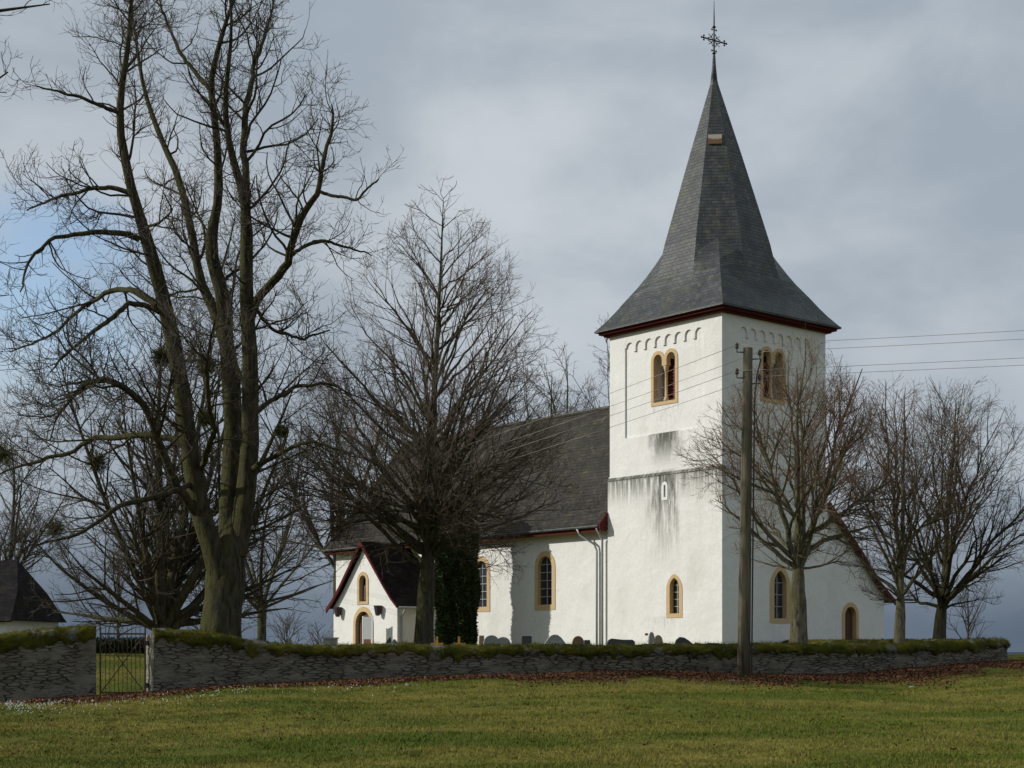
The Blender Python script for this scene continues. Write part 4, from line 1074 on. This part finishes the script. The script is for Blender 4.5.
env_tree('young_lime_tree', gbase(938, 55), 'dark-trunked bare tree, rightmost inside the stone wall',
    [(1.6, 1.7), (2.6, 3.4), (4.6, 4.1), (6.6, 3.8), (8.4, 2.7), (10.3, .7)], 22, zf(1.6, .38), 45, .23, (M_BARK2, M_TWIG), 1.7, tw=.0056, lr=(.019, .010), dens=(3.4, 4.8, 4.0), lean=(.7, 0), lead=.5, inner=.7, pw=.7, sub=.33, bend=.45, dlimb=2.0, topz=.9)
# gnarled multi-stemmed tree behind the gate
stem_tree('spreading_tree', gbase(163, 56), 'low wide-spreading many-stemmed bare tree behind the gate', 12.6, .8, 9, 5.6, 52, .40, (M_BARK2, M_TWIG), e0=46, e1=85, low=7, up=.07, tw=.0072, dens=(2.2, 2.9, 3.3, 2.2), wide=1.0)
stem_tree('spreading_tree', gbase(338, 93), 'bare tree rising behind the porch on its left side', 17.5, 5, 7, 5.0, 63, .28, (M_BARK2, M_TWIG), e0=45, e1=84, low=4, up=.06, tw=.010, dens=(1.8, 2.6, 3.0, 1.6))
stem_tree('background_tree', gbase(592, 112), 'bare treetop between the tower and the nave roof ridge', 23.2, 8, 8, 5, 71, .35, (M_BARK2, M_TWIGF), e0=45, e1=84, low=2, up=.06, tw=.012, dens=(1.1, 1.8, 2.2, 1.2))
stem_tree('background_tree', gbase(545, 108), 'dense bare treetop above the middle of the nave ridge', 20.5, 8, 9, 5, 77, .35, (M_BARK2, M_TWIGF), e0=40, e1=84, low=3, up=.06, tw=.012, dens=(1.4, 2.2, 2.4, 1.2))
stem_tree('background_tree', gbase(6, 112), 'bare tree above the dark roofed house at the left edge', 16, 5, 7, 5, 81, .3, (M_BARK2, M_TWIGF), e0=35, e1=80, low=3, up=.06, tw=.012, dens=(1.5, 2.2, 2.4, 1.2))
stem_tree('background_tree', gbase(262, 105), 'bare tree seen between the old trunk and the porch', 17, 3, 7, 6, 87, .3, (M_BARK2, M_TWIGF), e0=30, e1=80, low=4, up=.05, tw=.012, dens=(1.0, 1.6, 2.0, 1.0))
for px_, D_, h_, sd_, lab in ((232, 125, 9.5, 91, 'small drooping birch far behind the old trunk'), (205, 130, 8.0, 92, 'smallest drooping birch far behind the left side of the old trunk'), (118, 120, 7.5, 93, 'hazy low birch far beyond the gate')):
    leader_tree('birch_tree', gbase(px_, D_), lab, h_, 1.5, 4.0, sd_, .12, (0, 0), 26, 40, 75, None, .0, (2.0, 2.4, 2.0), (M_BARK2, M_TWIGF), tw=.011, droop=.22, lev4=False, group='birches far behind the trees')
leader_tree('sapling', gbase(968, 60), 'thin bare sapling behind the rightmost tree', 3.0, .3, 1.2, 95, .03, (0, 0), 18, 45, 75, None, .05, (2.5, 3, 2), (M_TWIG, M_TWIG), tw=.006, lev4=False)
leader_tree('bare_bush', gbase(287, 75), 'small bare bush left of the porch above the wall', 1.5, .1, 1.2, 96, .03, (0, 0), 22, 40, 75, None, .05, (3, 3, 2), (M_TWIG, M_TWIG), tw=.008, lev4=False, cat='bush')
leader_tree('bare_bush', gbase(318, 70), 'low bare bush beside the grey box by the porch', 1.0, .1, .8, 97, .03, (0, 0), 16, 40, 75, None, .05, (3, 3, 2), (M_TWIG, M_TWIG), tw=.008, lev4=False, cat='bush')
# tree out of view on the left whose twigs reach into the picture
D = 47.; bp = W(-330, 650, D); bp.z = H(bp.x, bp.y) - .1
ed = empty('edge_tree', bp, 0, 'tree out of view whose bare twigs reach in at the top left corner', 'tree')
Ls = [[(-330, 700, 18, 0), (-328, 500, 16, 0), (-320, 250, 13, 0), (-325, 0, 9, 0), (-330, -250, 4, 0)],
      [(-322, 240, 7, 0), (-250, 100, 6, .3), (-150, 30, 4.5, .6), (-70, 20, 3, .8), (-10, 12, 1.8, .9), (50, 4, .6, 1)],
      [(-322, 380, 7, 0), (-230, 260, 6, -.3), (-130, 170, 4, -.6), (-60, 120, 2.4, -.8), (8, 72, .7, -1)],
      [(-322, 450, 7, 0), (-210, 350, 5, .3), (-110, 280, 3, .6), (-50, 250, 1.6, .8), (-12, 235, .8, .9)]]
rng = np.random.RandomState(5); l0 = from_lines([px_line(l, D, bp, 0) for l in Ls], 14)
lm = dict(P=l0['P'][1:], R=l0['R'][1:], L=l0['L'][1:])
l1 = grow(lm, rng, 2.2, .25, 1, 45, 12, lambda t, L: .7 + .6 * (1 - t), 7, .16, .05, .5, .011, tp=.6); l2 = grow(l1, rng, 4.5, .15, 1, 48, 12, lambda t, L: .25 + L * .35, 6, .16, .14, .6, .008)
l3 = grow(l2, rng, 5, .2, 1, 45, 12, lambda t, L: .14 + L * .3, 3, .12, .15, .7, .0065)
finish_tree(ed, [l0, l1, l2, l3], [10, 5, 3, 3], M_BARK, M_TWIG)

# mistletoe
def mistletoe(px, y, D, r, lab):
    rs = np.random.RandomState(int(px)); n = int(420)
    root = W(px, y, D); d = unit(rs.normal(0, 1, (n, 3))); k = rs.uniform(.3, 1, (n, 1)) ** .5 * r
    P_ = np.stack([d * 0, d * k * .5 + rs.normal(0, .03, (n, 3)), d * k], 1); par = dict(P=P_, R=np.full((n, 3), .007), L=k[:, 0])
    V1, q1 = tubes(par, 3); o = np_mesh('mistletoe', V1, q1, 4, M_MISTLE)
    o.location = root; tag(o, lab, 'mistletoe', 'mistletoe clumps in the left trees')
    ls = np.repeat(d * k, 2, 0) + rs.normal(0, .03, (n * 2, 3)); a = unit(rs.normal(0, 1, (n * 2, 3))) * .035; b = unit(rs.normal(0, 1, (n * 2, 3))) * .012
    np_mesh('leaves', np.stack([ls - b, ls + b, ls + a], 1).reshape(-1, 3), np.arange(n * 6), 3, M_MISTLE, o)
for a in ((162, 357, 42.3, .36, 'round mistletoe clump high beside the left stem of the old tree'), (207, 366, 43, .30, 'mistletoe clump between the stems of the old tree'), (97, 462, 55, .50, 'mistletoe clump above the gate in the spreading tree'),
          (205, 418, 42.5, .26, 'small mistletoe clump low between the old tree stems'), (281, 431, 42.9, .22, 'mistletoe clump right of the old trunk near its right stem'), (3, 455, 76, .85, 'biggest mistletoe clump at the left edge above the house'), (55, 528, 56, .4, 'lowest mistletoe clump above the house roof end')):
    mistletoe(*a)

# --- yew column and hedge
def leafy(name, base, shape, n, size, m, label, cat, seed, core=None):
    rs = np.random.RandomState(seed); root = empty(name, base, 0, label, cat)
    p, nrm = shape(rs, n); a = unit(rs.normal(0, 1, (n, 3)) * .8 + nrm); b = unit(np.cross(a, rs.normal(0, 1, (n, 3)))); s = rs.uniform(.5, 1.3, (n, 1)) * size
    V = np.stack([p - b * s * .35, p + b * s * .35, p + a * s], 1).reshape(-1, 3)
    np_mesh('foliage', V, np.arange(n * 3), 3, m, root)
    return root
def yshape(rs, n):
    z = rs.uniform(0.1, 8.15, n); az = rs.uniform(0, 2 * math.pi, n)
    R = 1.02 * np.clip((8.3 - z) / .5, 0, 1) ** .35 * (.82 + .18 * np.clip(z / 2.5, 0, 1))
    lob = .08 * np.sin(az * 5 + 1.1 * np.sin(z * .7)) + .05 * np.sin(az * 11 + z * 2) + .06 * np.sin(z * 2.3 + az * 2)
    r = (R + lob * R) * (1 - np.abs(rs.normal(0, .10, n)))
    nr = np.stack([np.cos(az), np.sin(az), .8 + 0 * az], -1); return np.stack([r * np.cos(az), r * np.sin(az), z], -1), nr
yb = gbase(456, 78)
yew = leafy('yew_tree', yb, yshape, 60000, .17, M_YEW, 'dark green columnar yew against the white nave wall', 'tree', 4)
bm = bmesh.new(); tube(bm, [(0, 0, -.1), (0, 0, .3), (0, 0, 1.2), (0, 0, 6), (0, 0, 7.9)], [.35, .7, .78, .86, .5], 20); obj('inner_branches', bm, M_YEW, yew, True)
def hshape(Lx, Ly, Hz):
    def f(rs, n):
        p = rs.uniform(-1, 1, (n, 3)); ax = rs.randint(0, 3, n); sg = np.where(rs.rand(n) < .5, -1, 1)
        for k in range(3): p[ax == k, k] = sg[ax == k]
        nr = p * 0; nr[np.arange(n), ax] = sg; p = p * np.array([Lx, Ly, Hz]) + np.array([0, 0, Hz]); return p + rs.normal(0, .05, (n, 3)), nr
    return f
hb = gbase(128, 66); hedge = leafy('hedge', hb, hshape(1.8, .5, .32), 12000, .12, M_HEDGE, 'low dark clipped hedge seen through the bars of the gate', 'hedge', 9)
bm = bmesh.new(); box(bm, -1.72, 1.72, -.42, .42, 0, .58); obj('inner_branches', bm, M_HEDGE, hedge)

# ------------------------------------------------------------------ house at the left
M_HROOF = slate('house_slate', (.018, .016, .018), (.034, .030, .030), .2, .1, ro=.95, sp=.05)
hb = gbase(-36, 90); house = empty('house', hb, math.radians(-8), 'white walled house with dark hipped slate roof at the left edge', 'house')
def z_at(y, D): return CZ + (HZ - y) / F * D - hb.z
zr, ze = z_at(560, 90), z_at(621, 88)
bm = bmesh.new(); box(bm, -8, 4.3, -3.4, 3.4, -.5, ze + .1); obj('wall', bm, simple('house_render', (.62, .62, .60), .06, 2), house)
bm = bmesh.new()
R_ = [(x, y, z) for x, y, z in ((-9, 0, zr), (3.3, 0, zr), (4.25, 1.9, zr - 1.9), (4.25, -1.9, zr - 1.9), (4.7, -3.7, ze), (4.7, 3.7, ze), (-9, -3.7, ze), (-9, 3.7, ze), (-9, -1.9, zr - 1.9), (-9, 1.9, zr - 1.9))]
v = [bm.verts.new(p) for p in R_]
for f in ((0, 1, 3, 8), (8, 3, 4, 6), (0, 9, 2, 1), (9, 7, 5, 2), (1, 2, 3), (3, 2, 5, 4), (6, 4, 5, 7), (0, 8, 6, 7, 9)): bm.faces.new([v[i] for i in f])
rf = obj('roof', bm, M_HROOF, house)
bm = bmesh.new(); tube(bm, [(2.4, 0, zr - .05), (2.4, 0, zr + .22)], .09, 8); obj('vent_pipe', bm, M_ZINC, rf)
bm = bmesh.new(); tube(bm, [(-8.8, -3.75, ze - .04), (4.75, -3.75, ze - .04)], .07, 6); obj('gutter', bm, M_HROOF, rf)
for xx in (2.9, .3):
    bm = bmesh.new(); plate(bm, [rect(xx - .5, xx + .5, .9, 2.0)], -3.44, -3.40, Wst); wn = obj('window', bm, M_GLASS, house)
    bm = bmesh.new(); plate(bm, [rect(xx - .56, xx + .56, .84, 2.06), rect(xx - .49, xx + .49, .91, 1.99)], -3.48, -3.41, Wst); obj('frame', bm, M_WHITE, wn)

# ------------------------------------------------------------------ graves
def grave(px, ytop, wpx, kind, m, D, label, rz=.12, name='gravestone', text=False):
    b = gbase(px, D, .02); hh = CZ + (HZ - ytop) / F * D - b.z; w_ = wpx / F * D; h_ = w_ / 2; th = .09
    o = empty(name, b, rz, label, 'gravestone', 'gravestones behind the wall')
    if kind == 'round': pts = [(-h_, 0), (h_, 0), (h_ * .98, hh * .62)] + [(h_ * .97 * math.cos(a), hh * .62 + hh * .38 * math.sin(a)) for a in np.linspace(.15, math.pi - .15, 9)] + [(-h_ * .98, hh * .62)]
    elif kind == 'bell': pts = [(-h_, 0), (h_, 0), (h_, hh * .40), (h_ * .8, hh * .62), (h_ * .5, hh * .85), (h_ * .2, hh * .98), (-h_ * .1, hh), (-h_ * .4, hh * .92), (-h_ * .7, hh * .7), (-h_ * .97, hh * .45)]
    elif kind == 'wave': pts = [(-h_, 0), (h_, 0), (h_, hh * .42), (h_ * .6, hh * .62), (h_ * .2, hh * .82), (-h_ * .2, hh * .97), (-h_ * .55, hh), (-h_ * .85, hh * .85), (-h_, hh * .6)]
    elif kind == 'slab': pts = [(-h_, 0), (h_, 0), (h_ * .98, hh * .82), (h_ * .8, hh * .93), (.1 * h_, hh * .93), (-h_ * .7, hh), (-h_ * .9, hh * .9), (-h_, hh * .7)]
    elif kind == 'fin': pts = [(-h_, 0), (h_ * .9, 0), (h_, hh), (h_ * .6, hh * .95), (0, hh * .75), (-h_ * .6, hh * .5)]
    else: pts = [(-h_, 0), (h_, 0), (h_, hh * .95), (h_ * .85, hh), (-h_ * .85, hh), (-h_, hh * .95)]
    bm = bmesh.new(); plate(bm, [pts], -th, th, Wst)
    bmesh.ops.recalc_face_normals(bm, faces=bm.faces[:])
    obj('headstone', bm, m, o)
    bm = bmesh.new(); box(bm, -h_ * 1.1, h_ * 1.1, -.17, .17, -.1, .12); obj('plinth', bm, m, o)
    if text:
        rs = random.Random(int(px))
        for r_ in range(2):
            bm = bmesh.new(); x = -h_ * .35
            while x < h_ * .45:
                l = rs.uniform(.03, .06); box(bm, x, x + l * .35, -th - .006, -th + .01, hh * (.62 - .13 * r_), hh * (.62 - .13 * r_) + .05); box(bm, x + l * .35, x + l, -th - .006, -th + .01, hh * (.62 - .13 * r_), hh * (.62 - .13 * r_) + .014); x += l + .02
            obj('lettering', bm, M_WHITE, o)
    return o
grave(481.5, 635.5, 5, 'rect', M_ST_BEIGE, 63, 'narrow beige gravestone nearest to the yew')
grave(491.5, 635.2, 16, 'round', M_ST_GREY, 62, 'left half of a pair of rounded grey gravestones')
grave(503, 637, 15, 'round', M_ST_GREY, 62.5, 'lower grey rounded gravestone right of its taller pair')
grave(526.5, 636, 10, 'rect', M_ST_DARK, 62, 'upright dark rectangular gravestone between the two nave windows')
grave(555, 634.5, 24, 'bell', M_ST_GREY, 61, 'wide grey bell-shaped gravestone with inscription below the right nave window', text=True)
grave(578, 636, 12, 'round', M_ST_RED, 62, 'rounded reddish-brown gravestone left of the downpipes')
grave(587, 640, 6, 'rect', M_ST_DARK, 61, 'small dark gravestone touching the reddish one')
grave(621, 638.5, 28, 'slab', M_ST_DARK, 60, 'long low dark gravestone with inscription at the tower foot', text=True)
grave(651.5, 632, 6, 'round', M_ST_GREY, 62, 'slim tall grey gravestone behind the beige one at the tower')
grave(658, 635, 9.5, 'round', M_ST_BEIGE, 60, 'beige rounded gravestone in front of the tower')
grave(686, 637, 23, 'wave', M_ST_DARK, 60, 'dark curved gravestone nearest to the tower corner', text=True)
grave(386.5, 637, 9, 'fin', M_ST_DARK, 60, 'pointed dark fin-shaped gravestone right of the porch door')
grave(396, 639, 8, 'wave', M_ST_GREY, 60, 'small grey sloping gravestone right of the fin-shaped one')
grave(290, 638, 8, 'bell', M_ST_GREY, 62, 'small grey gravestone between the old tree and the porch')
b = gbase(700, 59.5); bm = bmesh.new(); tube(bm, [(0, 0, 0), (0, 0, .05), (0, 0, .42), (0, 0, .46)], [.10, .12, .15, .12], 10); fl = obj('grave_vase', bm, M_WHITE); fl.location = b; tag(fl, 'small white vase beside the dark curved gravestone', 'vase')
for px_, lab in ((437, 'left yellow wooden cross behind the wall by the lime trunk'), (459, 'right yellow wooden cross behind the wall before the yew')):
    b = gbase(px_, 48); hh = CZ + (HZ - 636.5) / F * 48 - b.z; o = empty('wooden_cross', b, .05, lab, 'cross', 'yellow wooden grave crosses')
    bm = bmesh.new(); box(bm, -.035, .035, -.03, .03, -.1, hh); obj('post', bm, M_YELLOW, o)
    za = CZ + (HZ - 644) / F * 48 - b.z; bm = bmesh.new(); box(bm, -.20, .20, -.055, -.031, za - .03, za + .035); obj('arm', bm, M_YELLOW, o)
# low grey tomb box left of the porch
b = gbase(330, 66); bm = bmesh.new(); box(bm, -.25, .3, -.3, .3, 0, .68); box(bm, -.3, .35, -.35, .35, .68, .74); t = obj('grave_chest', bm, M_ST_GREY); t.location = b; tag(t, 'grey box-shaped tomb left of the porch door', 'tomb')
# notice board in front of the porch door
lb = Matrix.Rotation(TH, 3, 'Z') @ Vector((PX - .9, 21.9, 0)) + CO; nb_ = empty('notice_board', (lb.x, lb.y, H(lb.x, lb.y)), TH + math.radians(-75), 'white framed notice board standing before the brown porch door', 'notice board')
bm = bmesh.new(); box(bm, -.36, -.30, -.03, .03, 0, 2.0); obj('post', bm, M_WHITE, nb_)
bm = bmesh.new(); box(bm, .30, .36, -.03, .03, 0, 2.0); obj('post', bm, M_WHITE, nb_)
bm = bmesh.new(); box(bm, -.299, .299, -.02, .02, .75, 1.95); obj('panel', bm, M_BOARD, nb_)

# ------------------------------------------------------------------ grass, leaves, flowers
rs = np.random.RandomState(12)
def scatter_tri(name, x, y, hgt, wid, m, lean=.5, label=None, cat=None, flat=False):
    n = len(x); z = height(x, y); az = rs.uniform(0, 2 * math.pi, n)
    wv = np.stack([np.cos(az), np.sin(az), 0 * az], -1) * wid[:, None]; b = np.stack([x, y, z - .005], -1)
    tp = b + np.stack([rs.normal(0, lean, n), rs.normal(0, lean, n), np.ones(n)], -1) * hgt[:, None]
    o = np_mesh(name, np.stack([b - wv, b + wv, tp], 1).reshape(-1, 3), np.arange(n * 3), 3, m)
    return tag(o, label, cat, None, 'stuff')
n = 360000
y = 19 + (50 - 19) * rs.rand(n) ** 1.25; x = (rs.rand(n) * 2 - 1) * (y * .345 + .6)
wy = np.interp(x, WX, WY); ok = ((y < wy - .3) | ((y > wy + .35) & (x < -8)) | (x > 16.2)); x, y = x[ok], y[ok]
BWX = [-13, -9.5, -7, -3, 3, 8, 12, 16]; BWV = [2.6, 2.2, 1.2, 1.4, 2.4, 2.6, 2.8, 1.6]
dw = np.interp(x, WX, WY) - y; bwg = np.interp(x, BWX, BWV) * (1 + .3 * np.sin(x * 1.3) + .2 * np.sin(x * 3.1)) * .62
ok = (dw < 0) | (dw > bwg) | (rs.rand(len(x)) < .12); x, y = x[ok], y[ok]
cl = np.array([noise.noise(Vector((a * .8, b * .8, 0))) for a, b in zip(x, y)])
hg = rs.uniform(.018, .05, len(x)) * (1 + .8 * cl) * np.where(rs.rand(len(x)) < .01, 2.0, 1); 
scatter_tri('grass', x, y, hg, rs.uniform(.004, .009, len(x)), M_GRASS, .6, 'short patchy winter grass of the meadow in front of the wall', 'grass')
# leaves
n = 60000; x = rs.uniform(WX[2], WX[-1] + .5, n); wy = np.interp(x, WX, WY)
bw = np.interp(x, [-13, -9.5, -7, -3, 3, 8, 12, 16], [3.4, 2.6, 1.6, 1.5, 2.6, 2.8, 3.2, 2.2]) * (1 + .35 * np.sin(x * 1.3) + .2 * np.sin(x * 3.1))
y = wy - .3 - np.abs(rs.normal(0, .5, n)) * bw; z = height(x, y) + rs.uniform(.02, .085, n)
a = unit(rs.normal(0, 1, (n, 3)) * np.array([1, 1, .45])) * rs.uniform(.02, .045, (n, 1)); b = unit(np.cross(a, rs.normal(0, .5, (n, 3)) + np.array([0, 0, 1.]))) * rs.uniform(.018, .035, (n, 1))
p = np.stack([x, y, z], -1); o = np_mesh('fallen_leaves', np.stack([p - a, p + b, p + a, p - b], 1).reshape(-1, 3), np.arange(n * 4), 4, M_LEAF)
tag(o, 'red-brown fallen leaves drifted along the foot of the stone wall', 'fallen leaves', None, 'stuff')
n = 2200; y = 20 + 22 * rs.rand(n) ** .8; x = (rs.rand(n) * 2 - 1) * y * .36; ok = y < np.interp(x, WX, WY) - .5; x, y = x[ok], y[ok]; n = len(x); z = height(x, y) + rs.uniform(.02, .05, n)
a = unit(rs.normal(0, 1, (n, 3)) * np.array([1, 1, .4])) * rs.uniform(.015, .04, (n, 1)); b = unit(np.cross(a, rs.normal(0, .5, (n, 3)) + np.array([0, 0, 1.]))) * rs.uniform(.012, .025, (n, 1)); p = np.stack([x, y, z], -1)
o = np_mesh('scattered_leaves', np.stack([p - a, p + b, p + a, p - b], 1).reshape(-1, 3), np.arange(n * 4), 4, M_LEAF); tag(o, 'dry brown leaves blown thinly over the meadow grass', 'fallen leaves', None, 'stuff')
# taller clumps of grass
nc = 700; cy_ = 20 + 22 * rs.rand(nc); cx__ = (rs.rand(nc) * 2 - 1) * cy_ * .36; cs = rs.uniform(.05, .16, nc); I = np.repeat(np.arange(nc), 45); x = cx__[I] + rs.normal(0, 1, len(I)) * cs[I]; y = cy_[I] + rs.normal(0, 1, len(I)) * cs[I]
ok = y < np.interp(x, WX, WY) - .3; x, y = x[ok], y[ok]
scatter_tri('grass_clumps', x, y, rs.uniform(.035, .085, len(x)), rs.uniform(.004, .009, len(x)), M_GRASS, .5, 'taller uneven clumps of grass standing out of the meadow', 'grass')
# snowdrops
n = 1500; px_ = np.concatenate([rs.normal(35, 32, 900), rs.uniform(0, 250, 350), rs.uniform(150, 420, 250)]); 
yy = np.concatenate([rs.normal(33.2, 1.3, 900), rs.normal(34.4, 1.3, 350), rs.normal(36.2, 1.0, 250)])
x = (px_ - 512) / F * yy; keep = (np.array([noise.noise(Vector((a * 2.2, b * 2.2, 5))) for a, b in zip(x, yy)]) > .14) & (yy < np.interp(x, WX, WY) - .4)
x = x[keep]; yy = yy[keep]; n = len(x); z = height(x, yy) + rs.uniform(.05, .11, n); p = np.stack([x, yy, z], -1); Vs = []
for k in range(3):
    az = rs.uniform(0, 6.28, n); o_ = np.stack([np.cos(az), np.sin(az), 0 * az], -1) * .013; dn = np.array([0, 0, -.03])
    Vs.append(np.stack([p, p + o_ + dn * .6, p + dn * 1.1 + o_ * .4, p - o_ * .5 + dn * .6], 1))
V = np.concatenate(Vs).reshape(-1, 3); o = np_mesh('snowdrops', V, np.arange(len(V)), 4, M_FLOWER); tag(o, 'drift of tiny white snowdrops in the grass near the gate', 'flowers', None, 'stuff')
# a few pale stones at the wall foot
for i, (px_, yy, s_, lab) in enumerate(((735, 681, .10, 'pale stone lying at the foot of the utility pole'), (977, 668, .09, 'pale stone near the right end of the wall'), (912, 687, .05, 'small pale stone in the grass below the leaves'))):
    D_ = 40; 
    for _ in range(20): D_ = D_ + (-(CZ + (HZ - yy) / F * D_ - H((px_ - 512) / F * D_, D_))) * -8
    b = W(px_, yy, min(max(D_, 30), 46)); b.z = H(b.x, b.y); bm = bmesh.new(); bmesh.ops.create_icosphere(bm, subdivisions=2, radius=1)
    for v in bm.verts: v.co = Vector((v.co.x * s_ * 1.5, v.co.y * s_, v.co.z * s_ * .5)) * (1 + .2 * noise.noise(v.co * 1.5 + Vector((i, 0, 0))))
    o = obj('stone', bm, M_ST_GREY); o.location = b; tag(o, lab, 'stone')
